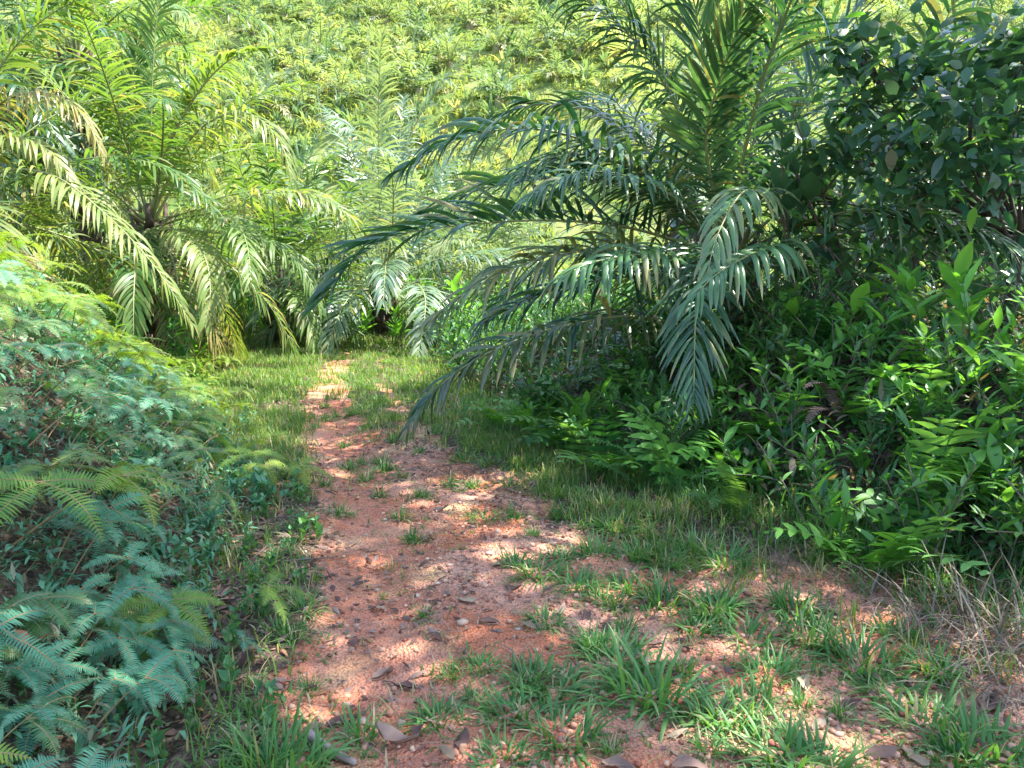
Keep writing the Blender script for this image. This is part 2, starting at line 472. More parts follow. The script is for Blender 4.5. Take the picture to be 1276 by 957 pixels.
g["label"] = "red laterite soil of the path, its banks and the hillside"

def gz(x, y):
    x = np.asarray(x, float); y = np.asarray(y, float)
    z = height(x, y); b = patches(x, y)
    nr = sstep(22, 14, y) * sstep(8, 5, np.abs(x))
    return z + nr * (0.06 * (fbm(x * 4, y * 4) - .5) + b * 0.035 * (fbm(x * 15, y * 15, 3) - .5)) - 0.03 * b * nr - .03 * worn(x, y) * b * nr

# ------------------------------------------------------------------ palms
def frond_curve(base, az, el, length, sag, n=22, curl=0.0):
    d = np.array([math.sin(az) * math.cos(el), math.cos(az) * math.cos(el), math.sin(el)])
    side = np.array([math.cos(az), -math.sin(az), 0])
    p = np.array(base, float); out = [p.copy()]
    for i in range(n - 1):
        p = p + d * length / (n - 1); out.append(p.copy())
        d = d + np.array([0, 0, -sag / (n - 1)]) * (0.4 + 1.6 * i / n) + side * curl / (n - 1)
        d /= np.linalg.norm(d)
    return np.array(out)

def leaflets_for(c, r, pairs, llen, lw, t0=0.16, lift=8, spread=20, droop=(0.5, 1.5), twist=0.0, sparse=0.0, ang=(68, 24)):
    """arrays describing the leaflets along rachis curve c"""
    n = len(c); T = norm(np.gradient(c, axis=0))
    ts = np.repeat(np.linspace(t0, 0.995, pairs), 2) + r.normal(0, 0.25 / pairs, pairs * 2)
    ts = np.clip(ts, t0, 0.998)
    sd = np.tile([-1.0, 1.0], pairs)
    if sparse:
        keep = r.random(len(ts)) > sparse; ts = ts[keep]; sd = sd[keep]
    u = ts * (n - 1); i = np.minimum(u.astype(int), n - 2); f = (u - i)[:, None]
    P = c[i] * (1 - f) + c[i + 1] * f; TT = norm(T[i] * (1 - f) + T[i + 1] * f)
    hz = c[-1] - c[0]; hz = np.array([hz[0], hz[1], 0]) + 1e-6
    S0 = norm(np.cross(hz, [0, 0, 1.0]))
    S = norm(S0 - (TT @ S0)[:, None] * TT)
    Nn = np.cross(S, TT)
    if twist:
        ca, sa = math.cos(twist), math.sin(twist)
        S, Nn = S * ca + Nn * sa, Nn * ca - S * sa
    N = len(ts)
    tt = (ts - t0) / (1 - t0)
    a = np.radians(np.interp(tt, [0, 1], ang) + r.normal(0, 5, N))
    e = np.radians(lift + r.normal(0, spread, N))
    D = np.cos(a)[:, None] * TT + np.sin(a)[:, None] * (np.cos(e)[:, None] * S * sd[:, None] + np.sin(e)[:, None] * Nn)
    L = llen * np.interp(tt, [0, .12, .4, .75, 1], [.55, .85, 1, .8, .4]) * r.uniform(.88, 1.1, N)
    W = TT * sd[:, None]
    w = lw * np.interp(tt, [0, .5, 1], [.8, 1, .7]) * r.uniform(.85, 1.15, N)
    gq = r.uniform(droop[0], droop[1], N)
    snap = r.random(N) < 0.06
    gq = np.where(snap, gq + 2.2, gq)
    return P, norm(D), W, L, w, gq

def frond_meshes(c, r, pairs=50, llen=.7, lw=.04, mat=M_PALM, k=3, age=0.0, rr=.028, single=False, prof=LEAFLET, var=None, tip=0.25, **kw):
    A = leaflets_for(c, r, pairs, llen, lw, **kw)
    N = len(A[0])
    v0 = r.uniform(.25, .65) if var is None else var
    vr = np.clip(v0 + r.normal(0, .13, N), 0, 1.3)
    ag = np.clip(age + r.normal(0, .12, N) * (age > 0) + (r.random(N) < 0.04) * .5, 0, 1)
    ta = r.random(N) ** 3 * tip * 3
    rb = MB(); nn = len(c)
    tube(rb, c, np.interp(np.linspace(0, 1, nn), [0, .2, 1], [rr * 1.5, rr * .8, rr * .12]), sides=5, flat=.7, var=.5, age=min(age * 1.2, 1))
    rach = rb.mesh("rachis", M_RACHIS)
    if single:
        out = []
        for i in range(N):
            m_ = MB()
            add_ribbons(m_, A[0][i:i + 1], A[1][i:i + 1], A[2][i:i + 1], A[3][i:i + 1], A[4][i:i + 1], A[5][i:i + 1], prof, fold=.5, k=3, var=vr[i], age=ag[i], tipage=ta[i:i + 1])
            out.append(m_.mesh("leaflet", mat))
        return rach, out
    m_ = MB()
    add_ribbons(m_, *A, prof, fold=.5, k=k, var=vr, age=ag, tipage=ta)
    return rach, m_.mesh("leaflets", mat)

def add_frond(root, c, r, single=False, **kw):
    base = np.array(root.location)
    c = np.asarray(c) - base
    rach, lf = frond_meshes(c, r, single=single, **kw)
    fr = part("frond", rach, root)
    if single:
        for me in lf: part("leaflet", me, fr)
    else:
        part("leaflets", lf, fr, kind="stuff")
    return fr

def palm_trunk(root, h, r0, r, mat=M_PTRUNK):
    """stout stem wrapped in sawn-off leaf bases"""
    m_ = MB()
    pts = np.stack([np.zeros(8), np.zeros(8), np.linspace(-.25, h, 8)], 1)
    tube(m_, pts, np.interp(np.linspace(0, 1, 8), [0, .3, .8, 1], [1.15, 1, .95, .45]) * r0, sides=10)
    n = int(14 + h * 14)
    for i in range(n):
        z = h * (i + .5) / n; a = i * 2.399963
        o = np.array([math.cos(a), math.sin(a), 0])
        p0 = o * r0 * .8 + [0, 0, z]
        c = np.array([p0, p0 + o * .13 + [0, 0, .12], p0 + o * .17 + [0, 0, .30 + .1 * r.random()]])
        tube(m_, c, [.085, .06, .035], sides=5, flat=.6, var=r.uniform(.3, .9))
    part("trunk", m_.mesh("trunk", mat), root)

def palm(name, label, heart, fronds, seed, auto=16, az_range=None, length=(3.6, 4.4), els=(80, -5), trunk_r=.22, mat=M_PALM, pairs=46, llen=.68, lw=.038, k=3, group=None, singles=(), agefn=None, cat="palm", sag=(1.0, 1.7), sink=0.05):
    r = np.random.default_rng(seed)
    hx, hy, hz = heart
    zg = float(gz(hx, hy)) - sink
    root = thing(name, label, cat, (hx, hy, zg), group)
    palm_trunk(root, max(hz - zg, .25), trunk_r, r)
    for i in range(auto):
        f = (i + .5) / auto
        az = i * 2.399963 + seed
        if az_range is not None:
            az = math.radians(az_range[0] + (az_range[1] - az_range[0]) * ((i * .618034) % 1))
        el = math.radians(els[0] + (els[1] - els[0]) * f ** .9 + r.normal(0, 5))
        Ln = r.uniform(*length) * (0.8 + .2 * math.sin(math.pi * min(1, f + .3)))
        b = np.array([hx, hy, hz]) + np.array([math.sin(az), math.cos(az), 0]) * trunk_r * .6 * f + [0, 0, -.25 * f]
        c = frond_curve(b, az, el, Ln, r.uniform(*sag) * (0.75 + .6 * f), curl=r.normal(0, .35))
        ag = agefn(f, r) if agefn else 0.0
        add_frond(root, c, r, pairs=pairs, llen=llen, lw=lw, mat=mat, k=k, age=ag)
    for fi, fd in enumerate(fronds):
        fd = dict(fd); pts = fd.pop("pts")
        c = curve([at(*p) for p in pts], 26)
        kw = dict(pairs=pairs, llen=llen, lw=lw, mat=mat, k=k); kw.update(fd)
        add_frond(root, c, r, single=(fi in singles), **kw)
    return root

# --- the oil palm leaning over the path from the right bank
RP = [
    dict(pts=[(895, 290, 8.3), (800, 215, 7.9), (720, 172, 7.5), (640, 160, 7.2), (560, 178, 7.0), (497, 214, 6.9)], droop=(1.2, 2.6), lift=25, spread=16, pairs=54, llen=0.71, lw=.052),
    dict(pts=[(890, 315, 8.3), (790, 285, 7.8), (700, 275, 7.4), (600, 278, 7.1), (500, 292, 6.9), (440, 326, 6.7), (402, 372, 6.6)], droop=(.3, 1.0), lift=34, pairs=56, llen=0.71, lw=.052),
    dict(pts=[(885, 335, 8.2), (770, 315, 7.5), (690, 318, 7.1), (610, 348, 6.8), (546, 392, 6.6)], pairs=45, llen=0.64, age=.22, droop=(.8, 1.8), lift=15, tip=.5, lw=.052),
    dict(pts=[(890, 345, 8.1), (850, 322, 7.2), (790, 318, 6.6), (735, 328, 6.2), (700, 345, 6.0)], pairs=38, llen=0.65, droop=(1.2, 2.2), var=.95, lift=10, lw=.052, tip=.5),  # high var: light on this frond put into its leaflet colour
    dict(pts=[(890, 420, 8.0), (800, 395, 7.3), (725, 402, 6.9), (640, 425, 6.5), (560, 470, 6.2), (508, 532, 6.0)], pairs=54, llen=0.58, droop=(.8, 1.9), var=.2, age=.12, lw=.052),
    dict(pts=[(930, 330, 8.0), (965, 310, 7.0), (940, 315, 6.3), (895, 340, 5.9), (862, 372, 5.7)], pairs=30, llen=0.55, droop=(1.8, 3.0), var=.9, lw=.052, tip=.4),  # lit look of the drooping frond painted by its lighter var
    dict(pts=[(920, 320, 8.2), (945, 250, 7.2), (925, 240, 6.5), (895, 290, 6.1), (880, 345, 5.9)], pairs=25, llen=0.49, droop=(1.5, 2.6), var=.95, age=.1, lw=.052),  # also lightened by var to look lit
    dict(pts=[(895, 300, 8.3), (830, 240, 7.4), (760, 215, 6.8), (700, 222, 6.4), (660, 245, 6.2)], pairs=47, llen=0.64, var=.75, droop=(.8, 1.6)),
    dict(pts=[(915, 300, 8.3), (955, 235, 7.7), (1020, 178, 7.2), (1075, 135, 7.0), (1110, 108, 6.9)], pairs=41, llen=0.58, var=.6, droop=(.9, 1.8)),
    dict(pts=[(900, 290, 8.5), (850, 150, 8.6), (790, 50, 8.5), (720, -5, 8.3), (660, -20, 8.2)], pairs=56, llen=0.71, droop=(1, 2), var=.15),
    dict(pts=[(905, 290, 8.5), (890, 150, 8.5), (868, 20, 8.3), (845, -110, 8.0)], pairs=56, llen=0.83, var=.6, droop=(.1, .45), lift=12, lw=.04, ang=(55, 20)),
    dict(pts=[(910, 290, 8.6), (950, 130, 8.8), (975, 0, 8.8), (985, -120, 8.6)], pairs=56, llen=0.87, var=.25, droop=(.1, .5), lw=.04, ang=(55, 20)),
    dict(pts=[(915, 290, 8.6), (1000, 130, 9.0), (1060, 20, 9.1), (1120, -60, 9.0)], pairs=56, llen=0.81, var=.2, droop=(.15, .6), lw=.04, ang=(55, 20)),
    dict(pts=[(900, 290, 8.4), (880, 180, 7.8), (900, 90, 7.2), (925, 20, 6.8)], pairs=56, llen=0.70, var=.7, droop=(.1, .5), lift=14, lw=.05, ang=(55, 20)),
    dict(pts=[(890, 300, 8.4), (800, 240, 8.1), (700, 222, 7.9), (600, 236, 7.7), (525, 268, 7.6)], pairs=52, llen=0.64, lw=.05, var=.3, droop=(.6, 1.5), lift=22),
    dict(pts=[(890, 340, 8.4), (780, 345, 7.9), (690, 362, 7.6), (600, 402, 7.4)], pairs=47, llen=0.56, lw=.05, var=.4, droop=(.8, 1.6), lift=18),
    dict(pts=[(900, 300, 8.6), (820, 200, 8.9), (740, 140, 9.1), (670, 130, 9.2), (610, 150, 9.2)], pairs=52, llen=0.62, lw=.05, var=.15, droop=(.8, 1.8), lift=20),
]
palm("oil_palm", "oil palm on the right bank with dark glossy fronds arching over the path", at(905, 310, 8.4), RP, 11, auto=13,
     els=(72, 6), length=(3.2, 4.2), mat=M_PALM, pairs=54, llen=.66, lw=.038, singles=(0, 1, 2, 3))

# --- palms on the left
YEL = dict(mat=M_PALM_SUN)
LP1 = [
    dict(pts=[(175, 265, 13.0), (168, 180, 13.0), (166, 110, 12.9), (172, 50, 12.8)], var=.25, droop=(.2, .7), llen=.6),
    dict(pts=[(190, 265, 13.0), (205, 195, 12.8), (240, 125, 12.5), (285, 75, 12.2), (335, 60, 12.0)], var=1.25, droop=(1.6, 2.8), lift=50, llen=.55, lw=.06, pairs=75, rr=.05),  # sunlit frond, its brightness painted into the leaflets by var
    dict(pts=[(190, 265, 12.8), (240, 170, 12.3), (300, 140, 11.8), (345, 170, 11.5), (365, 225, 11.3)], var=.7, droop=(1.2, 2.2), age=.12),
    dict(pts=[(195, 275, 12.8), (270, 255, 12.2), (340, 240, 11.8), (400, 245, 11.5), (435, 270, 11.3)], var=.7, droop=(1.2, 2.2), age=.1),
    dict(pts=[(195, 285, 12.8), (270, 290, 12.0), (330, 300, 11.5), (375, 330, 11.2), (400, 385, 11)], var=.45, droop=(1.2, 2.2)),
    dict(pts=[(190, 285, 12.8), (230, 290, 11.8), (255, 320, 11.1), (262, 365, 10.7), (255, 405, 10.4)], var=.7, droop=(1.2, 2.2), age=.15),
    dict(pts=[(185, 270, 12.8), (150, 170, 12.3), (110, 130, 12.0), (60, 140, 11.8)], var=.5, droop=(1, 1.8)),
]
oldish = lambda f, r: .55 * (f > .85) + .12 * (f > .6)
palm("oil_palm", "sunlit oil palm on the left bank with a bright curved frond", at(188, 275, 13.0), LP1, 21, auto=28, els=(84, -60), mat=M_PALM_SUN,
     pairs=60, llen=.62, lw=.042, k=2, agefn=oldish)
LP2 = [
    dict(pts=[(-50, 250, 10.2), (0, 215, 9.9), (65, 218, 9.6), (135, 270, 9.3), (195, 335, 9.1), (240, 405, 9.0)], var=.95, droop=(1.2, 2.2), age=.18, llen=.55),
    dict(pts=[(-50, 245, 10.3), (-10, 140, 10.2), (50, 115, 10.1), (100, 140, 10.0), (132, 200, 9.9)], var=.7, droop=(1.6, 2.6), age=.55, llen=.5),
    dict(pts=[(-50, 245, 10.3), (-5, 180, 10.0), (50, 180, 9.8), (95, 230, 9.6)], var=.9, droop=(1.4, 2.4), age=.25, llen=.5),
]
palm("oil_palm", "yellowing oil palm at the left bank with withered fronds drooping over the ferns", at(-60, 255, 10.3), LP2, 31, auto=20, els=(80, -55), mat=M_PALM_SUN, pairs=58, llen=.6, lw=.042, k=2,
     agefn=lambda f, r: .6 * (f > .7) + .15 * (f > .4))
palm("oil_palm", "tall oil palm rising behind the sunlit palms on the left bank", at(95, 70, 17.0), [], 41, auto=32, els=(82, -60), mat=M_PALM_SUN, pairs=48, llen=.75, lw=.055, k=2, length=(4.2, 5.0), agefn=oldish)
palm("oil_palm", "dark green oil palm rising behind the yellowing one on the left bank", at(-40, 60, 14.5), [], 43, auto=26, els=(82, -55), mat=M_PALM, pairs=48, llen=.75, lw=.055, k=2, length=(4.0, 4.8))
# --- palms past the bend
palm("oil_palm", "pale green young oil palm past the bend of the path", at(478, 348, 18.5),
     [dict(pts=[(478, 348, 18.5), (505, 190, 20), (535, 125, 19.8), (570, 78, 19.5)], var=.6, droop=(.3, .8)),
      dict(pts=[(476, 348, 18.5), (460, 200, 19.6), (425, 150, 19.2), (380, 130, 19)], var=.3, droop=(.8, 1.6)),
      dict(pts=[(478, 348, 18.5), (490, 210, 20), (480, 130, 20)], var=.4, droop=(.3, .8))],
     51, auto=26, mat=M_PALM_PALE, pairs=50, llen=.75, lw=.055, k=2, els=(84, -5), length=(4.6, 6.0))
palm("oil_palm", "pale oil palm half hidden behind the dark palm of the right bank", at(850, 215, 16.5), [
      dict(pts=[(850, 215, 16.5), (800, 160, 16), (750, 140, 15.8), (700, 150, 15.6)], var=.5)],
     61, auto=16, mat=M_HILLPALM, pairs=42, llen=.75, lw=.065, k=2, els=(82, -30), length=(3.4, 4.2))
palm("oil_palm", "low oil palm between the bend and the foot of the hillside", at(345, 352, 17.5), [], 71, auto=24, mat=M_PALM_SUN, pairs=46, llen=.66, lw=.055, k=2, els=(82,-15), length=(3.4, 4.4))
palm("oil_palm", "small oil palm beyond the path under the arching dark fronds", at(620, 345, 21), [], 77, auto=22, mat=M_HILLPALM, pairs=42, llen=.66, lw=.06, k=2, els=(84, -15), length=(3.4, 4.2))

palm("oil_palm", "bushy oil palm between the bright left palm and the pale young one", at(405, 335, 24.0), [], 83, auto=24, mat=M_PALM_SUN, pairs=44, llen=.7, lw=.065, k=2, els=(84, -15), length=(4.0, 5.0))
palm("oil_palm", "bushy oil palm at the foot of the hillside behind the arching dark fronds", at(545, 330, 27.0), [], 87, auto=24, mat=M_PALM_PALE, pairs=42, llen=.72, lw=.07, k=2, els=(84, -15), length=(4.0, 5.0))
palm("oil_palm", "dark oil palm at the back of the right bank behind the small tree", at(1120, 240, 11.5), [], 89, auto=24, mat=M_PALM, pairs=42, llen=.75, lw=.055, k=2, els=(80, -30), length=(3.6, 4.4))

# ------------------------------------------------------------------ ferns
def pinnate(mb, c, r, pairs, plen, pw, t0=0.0, ang=(85, 55), lift=5, droop=.4, var=.5, age=0.0, prof=PINNA, shape=([0, .15, .5, 1], [.5, .9, 1, .08]), k=2, upn=None):
    n = len(c); T = norm(np.gradient(c, axis=0))
    ts = np.repeat(np.linspace(t0, .99, pairs), 2); sd = np.tile([-1., 1.], pairs)
    u = ts * (n - 1); i = np.minimum(u.astype(int), n - 2); f = (u - i)[:, None]
    P = c[i] * (1 - f) + c[i + 1] * f; TT = norm(T[i] * (1 - f) + T[i + 1] * f)
    up = np.array([0, 0, 1.]) if upn is None else np.asarray(upn, float)
    S = np.cross(TT, up); S = norm(S + 1e-6)
    Nn = np.cross(S, TT)
    tt = (ts - t0) / (1 - t0)
    a = np.radians(np.interp(tt, [0, 1], ang)); e = np.radians(lift + r.normal(0, 7, len(ts)))
    D = np.cos(a)[:, None] * TT + np.sin(a)[:, None] * (np.cos(e)[:, None] * S * sd[:, None] + np.sin(e)[:, None] * Nn)
    L = plen * np.interp(tt, *shape) * r.uniform(.92, 1.06, len(ts))
    add_ribbons(mb, P, D, TT * sd[:, None], L, pw * np.interp(tt, [0, .7, 1], [1, .95, .5]), droop, prof, k=k, fold=.4, var=np.clip(var + r.normal(0, .08, len(ts)), 0, 1), age=age)

def forked_fern_frond(seed, size, mat):
    """stalk that forks, each arm a comb-like blade"""
    r = np.random.default_rng(seed)
    st = MB(); bl_ = MB()
    h = size * r.uniform(.55, .8)
    c = frond_curve((0, 0, 0), 0, math.radians(r.uniform(62, 78)), h, r.uniform(.5, 1.0), n=8)
    tube(st, c, np.linspace(.004, .0025, 8), sides=4, cap=False)
    tip = c[-1]
    nb = int(r.integers(4, 6))
    for j in range(nb):
        az = math.radians(np.interp(j, [0, nb - 1], [-95, 95]) + r.normal(0, 10))
        el = math.radians(r.uniform(-5, 22))
        L = size * r.uniform(.42, .58) * (1.1 if 0 < j < nb - 1 else .9)
        cb = frond_curve(tip, az, el, L, r.uniform(.8, 1.5), n=12)
        tube(st, cb, np.linspace(.0026, .001, 12), sides=3, cap=False)
        pinnate(bl_, cb, r, 26, size * .105, size * .0165, t0=.06, ang=(88, 62), droop=.5, var=r.uniform(.3, .7), shape=([0, .2, .55, 1], [.55, .95, 1, .1]))
    return st.mesh("stalk", M_STEMFERN), bl_.mesh("frond", mat)

FF = [forked_fern_frond(100 + i, .38, M_FERN) for i in range(6)]
FFG = [forked_fern_frond(120 + i, .40, M_SWORD) for i in range(2)]
FFY = [forked_fern_frond(130 + i, .5, M_FERN_Y) for i in range(4)]

def fern_plant(label, group, loc, nf, seed, kinds=FF, sc_=1.0, lean=(35, 15), spread=.12, name="forked_fern", face=None):
    r = np.random.default_rng(seed)
    root = thing(name, label, "fern", loc, group)
    for i in range(nf):
        st, bl_ = kinds[int(r.integers(len(kinds)))]
        az = r.uniform(0, 6.283) if face is None else face + r.normal(0, .7)
        tilt = math.radians(max(0, r.normal(*lean)) * .6)
        s = sc_ * r.uniform(.75, 1.2)
        m4 = Matrix.Translation((r.normal(0, spread), r.normal(0, spread), 0)) @ Matrix.Rotation(az, 4, 'Z') @ Matrix.Rotation(-tilt, 4, 'X') @ Matrix.Scale(s, 4)
        fr = part("frond", bl_, root, mat4=m4)
        part("stalk", st, fr)
    return root

def sword_frond(seed, L, mat, pairs=26, pl_=.075, pw=.02, el=60, sag=1.4):
    r = np.random.default_rng(seed); m_ = MB()
    c = frond_curve((0, 0, 0), 0, math.radians(el), L, sag, n=16, curl=r.normal(0, .2))
    tube(m_, c, np.linspace(.004, .0012, 16), sides=3, cap=False, var=.6)
    pinnate(m_, c, r, pairs, pl_, pw, t0=.14, ang=(82, 60), droop=.5, var=.5, prof=np.array([.8, 1, .7, .05]), shape=([0, .1, .6, .9, 1], [.7, 1, .95, .5, .15]))
    return m_.mesh("frond", mat)

SF = [sword_frond(200 + i, .7, M_SWORD) for i in range(4)]
SFD = [sword_frond(220 + i, .6, M_DEADFERN, sag=2.4) for i in range(2)]
CF = [sword_frond(230 + i, .52, M_BRIGHT if i == 0 else M_LANCE, pairs=9, pl_=.13, pw=.042, el=50 + 8 * i, sag=1.2) for i in range(3)]
def sword_plant(label, group, loc, nf, seed, kinds=SF, sc_=1.0, az=None, name="sword_fern", cat="fern"):
    r = np.random.default_rng(seed)
    root = thing(name, label, cat, loc, group)
    for i in range(nf):
        a = r.uniform(0, 6.283) if az is None else az + r.normal(0, .8)
        m4 = Matrix.Translation((r.normal(0, .03), r.normal(0, .03), 0)) @ Matrix.Rotation(a, 4, 'Z') @ Matrix.Rotation(math.radians(r.normal(0, 12)), 4, 'X') @ Matrix.Scale(sc_ * r.uniform(.75, 1.15), 4)
        part("frond", kinds[int(r.integers(len(kinds)))], root, mat4=m4)
    return root

# ------------------------------------------------------------------ broad-leaved plants
def leaf_mesh(L, w, prof, mat, g=.6, fold=.5, var=.5, el=.15):
    m_ = MB()
    add_ribbons(m_, np.zeros((1, 3)), [[0, math.cos(el), math.sin(el)]], [[1., 0, 0]], L, w, g, prof, fold=fold, k=3, var=var)
    return m_.mesh("leaf", mat)

def leaf_set(L, w, prof, mat, n=3, **kw):
    return [leaf_mesh(L * (.85 + .15 * i), w * (.85 + .15 * i), prof, mat, var=.3 + .2 * i, g=.4 + .35 * i, **{k: v for k, v in kw.items()}) for i in range(n)]

LV = dict(
    lance=leaf_set(.14, .04, LANCE, M_LANCE),
    bright=leaf_set(.20, .062, LANCE, M_BRIGHT),
    ovate=leaf_set(.15, .08, OVATE, M_OVATE),
    longl=leaf_set(.30, .05, LANCE, M_LANCE),
    herb=leaf_set(.095, .05, OVATE, M_HERB),
    herbg=leaf_set(.07, .04, OVATE, M_SEED),
)

def shrub_proto(seed, kind, stems, h, per, arr="opposite", spread=.35, stem_mat=M_TWIG, twigs=0):
    """stem mesh and a list of leaf placements"""
    r = np.random.default_rng(seed); st = MB(); leaves = []
    def leafy(c, n, t0=.3):
        T = norm(np.gradient(c, axis=0)); m = len(c)
        ph = r.uniform(0, 6.28)
        for i in range(n):
            t = t0 + (1 - t0) * (i + .5) / n
            p = c[min(int(t * (m - 1)), m - 1)]
            tt = T[min(int(t * (m - 1)), m - 1)]
            azs = [ph + i * 1.57, ph + i * 1.57 + math.pi] if arr == "opposite" else [ph + i * 2.4]
            for a in azs:
                el = math.radians(r.normal(18, 16)) + .25 * tt[2]
                az2 = a + r.normal(0, .25)
                d = Vector((math.sin(az2) * math.cos(el), math.cos(az2) * math.cos(el), math.sin(el)))
                d = (d + Vector(tt) * .5).normalized()
                x = d.cross(Vector((0, 0, 1))); x = x.normalized() if x.length > 1e-3 else Vector((1, 0, 0))
                z = x.cross(d)
                s = r.uniform(.65, 1.2) * (1.0 - .35 * t * (r.random() < .5))
                m3 = Matrix((x, d, z)).transposed().to_4x4()
                m4 = Matrix.Translation(Vector(p)) @ m3 @ Matrix.Rotation(r.normal(0, .3), 4, 'Y') @ Matrix.Scale(s, 4)
                leaves.append((m4, LV[kind][int(r.integers(3))]))
        m3 = Matrix.Translation(Vector(c[-1])) @ Matrix.Rotation(r.uniform(0, 6), 4, 'Z') @ Matrix.Rotation(.6, 4, 'X') @ Matrix.Scale(.7, 4)
        leaves.append((m3, LV[kind][0]))
    for s in range(stems):
        az = r.uniform(0, 6.283) if stems > 1 else 0
        el = math.radians(r.uniform(50, 86))
        L = h * r.uniform(.7, 1.1)
        c = frond_curve((r.normal(0, .03), r.normal(0, .03), -.04), az, el, L, r.uniform(.2, .9) * spread * 2, n=10, curl=r.normal(0, .3))
        tube(st, c, np.linspace(.0045, .0018, 10) * (1 + h), sides=4, cap=False, var=r.uniform(.3, .7))
        leafy(c, per)
        for q in range(twigs):
            b = c[int(r.integers(3, 8))]
            c2 = frond_curve(b, r.uniform(0, 6.28), math.radians(r.uniform(15, 60)), L * r.uniform(.3, .5), .4, n=7)
            tube(st, c2, np.linspace(.003, .0012, 7) * (1 + h), sides=3, cap=False)
            leafy(c2, max(2, per // 2), t0=.15)
    return st.mesh("stem", stem_mat), leaves

def place_shrub(proto, name, label, cat, loc, rz, s, group=None):
    st, leaves = proto
    root = thing(name, label, cat, loc, group, rz=rz, scale=s)
    part("stem", st, root)
    for m4, me in leaves:
        part("leaf", me, root, mat4=m4)
    return root

P_LANCE = [shrub_proto(300 + i, "lance", 5, .75, 6, twigs=1, stem_mat=M_TWIG) for i in range(3)]
P_BRIGHT = [shrub_proto(320 + i, "bright", 3, .55, 4, spread=.6, stem_mat=M_GREEN_STEM) for i in range(3)]
P_OVATE = [shrub_proto(340 + i, "ovate", 4, .95, 5, arr="alt", twigs=2) for i in range(3)]
P_LONG = [shrub_proto(360 + i, "longl", 3, .6, 5, arr="alt", spread=.5, stem_mat=M_GREEN_STEM) for i in range(2)]
P_HERB = [shrub_proto(380 + i, "herb", 4, .30, 4, twigs=0, stem_mat=M_GREEN_STEM) for i in range(3)]
P_HERBG = [shrub_proto(390 + i, "herbg", 3, .22, 3, twigs=0, stem_mat=M_GREEN_STEM) for i in range(2)]

def scatter(n, xf0, xf1, y0, y1, r, mind=0.0):
    out = []
    tries = 0
    while len(out) < n and tries < n * 60:
        tries += 1
        y = r.uniform(y0, y1); x = r.uniform(xf0(y), xf1(y))
        if all((x - a) ** 2 + (y - b) ** 2 > mind ** 2 for a, b in out):
            out.append((x, y))
    return out

r = np.random.default_rng(5)
# left bank: forked ferns
for i, (x, y) in enumerate(scatter(200, lambda y: bl(y) - 2.9, lambda y: bl(y) - (.15 if y < 3.2 else .45), 1.6, 8.6, r, .15)):
    z = float(gz(x, y))
    hue = "yellow-green" if i % 3 and i % 7 == 1 else "green" if i % 3 == 0 else "blue-green"
    zone = "on the crest of the left bank" if bl(y) - x > 1.7 else "on the slope of the left bank" if bl(y) - x > .8 else "low on the left bank above the herbs"
    fern_plant(hue + " forked fern " + zone, hue + " forked ferns " + zone, (x, y, z - .02), int(r.integers(3, 5)), 1000 + i,
               sc_=r.uniform(.7, 1.2), kinds=(FFG if i % 3 == 0 else FFY if i % 7 == 1 else FF), face=-1.2 + r.normal(0, .9))
# forked ferns spreading from the bank's foot beside the path
for i, (px, py, n, s) in enumerate([(60, 905, 5, .95), (150, 860, 5, .9), (20, 830, 5, .9), (215, 850, 4, .8), (70, 760, 5, .85)]):
    p = onground(px, py)
    fern_plant(["broadest blue-green forked fern at the foot of the left bank", "blue-green forked fern beside a grey fallen leaf at the left bank's foot", "blue-green forked fern under the orange-brown fallen leaf", "small blue-green forked fern reaching out towards the bare path", "blue-green forked fern below the dark litter of the left bank"][i], "forked ferns at the foot of the left bank", (p[0], p[1], float(gz(p[0], p[1])) - .02), n, 1200 + i, sc_=s, face=-1.3)
# sunlit ferns further along, the sunlight put into their yellow-green leaf colour
for i, (x, y) in enumerate(scatter(85, lambda y: bl(y) - 3.4, lambda y: bl(y) + .15, 5.6, 13.5, r, .24)):
    fern_plant("sunlit yellow-green fern on the left bank below the palms", "yellow-green ferns below the left palms", (x, y, float(gz(x, y)) - .02), int(r.integers(3, 6)), 1300 + i, kinds=FFY, sc_=r.uniform(.9, 1.3), name="forked_fern")
# blue-green herbs on the bank's foot
for i, (x, y) in enumerate(scatter(60, lambda y: bl(y) - 1.1, lambda y: bl(y) + (.0 if y < 4.8 else .35), 2.8, 8.5, r, .14)):
    place_shrub(P_HERB[i % 3], "herb", "blue-green leafy herb on the foot of the left bank", "herb", (x, y, float(gz(x, y))), r.uniform(0, 6.28), r.uniform(.6, 1.1), "herbs along the foot of the left bank")
for i, (x, y) in enumerate(scatter(60, lambda y: bl(y) - .4, lambda y: pl(y) + .06, 2.3, 6.0, r, .08)):
    place_shrub(P_HERBG[i % 2], "seedling", "small green seedling between the left bank and the bare path", "seedling", (x, y, float(gz(x, y))), r.uniform(0, 6.28), r.uniform(.45, .95), "seedlings along the left edge of the path")

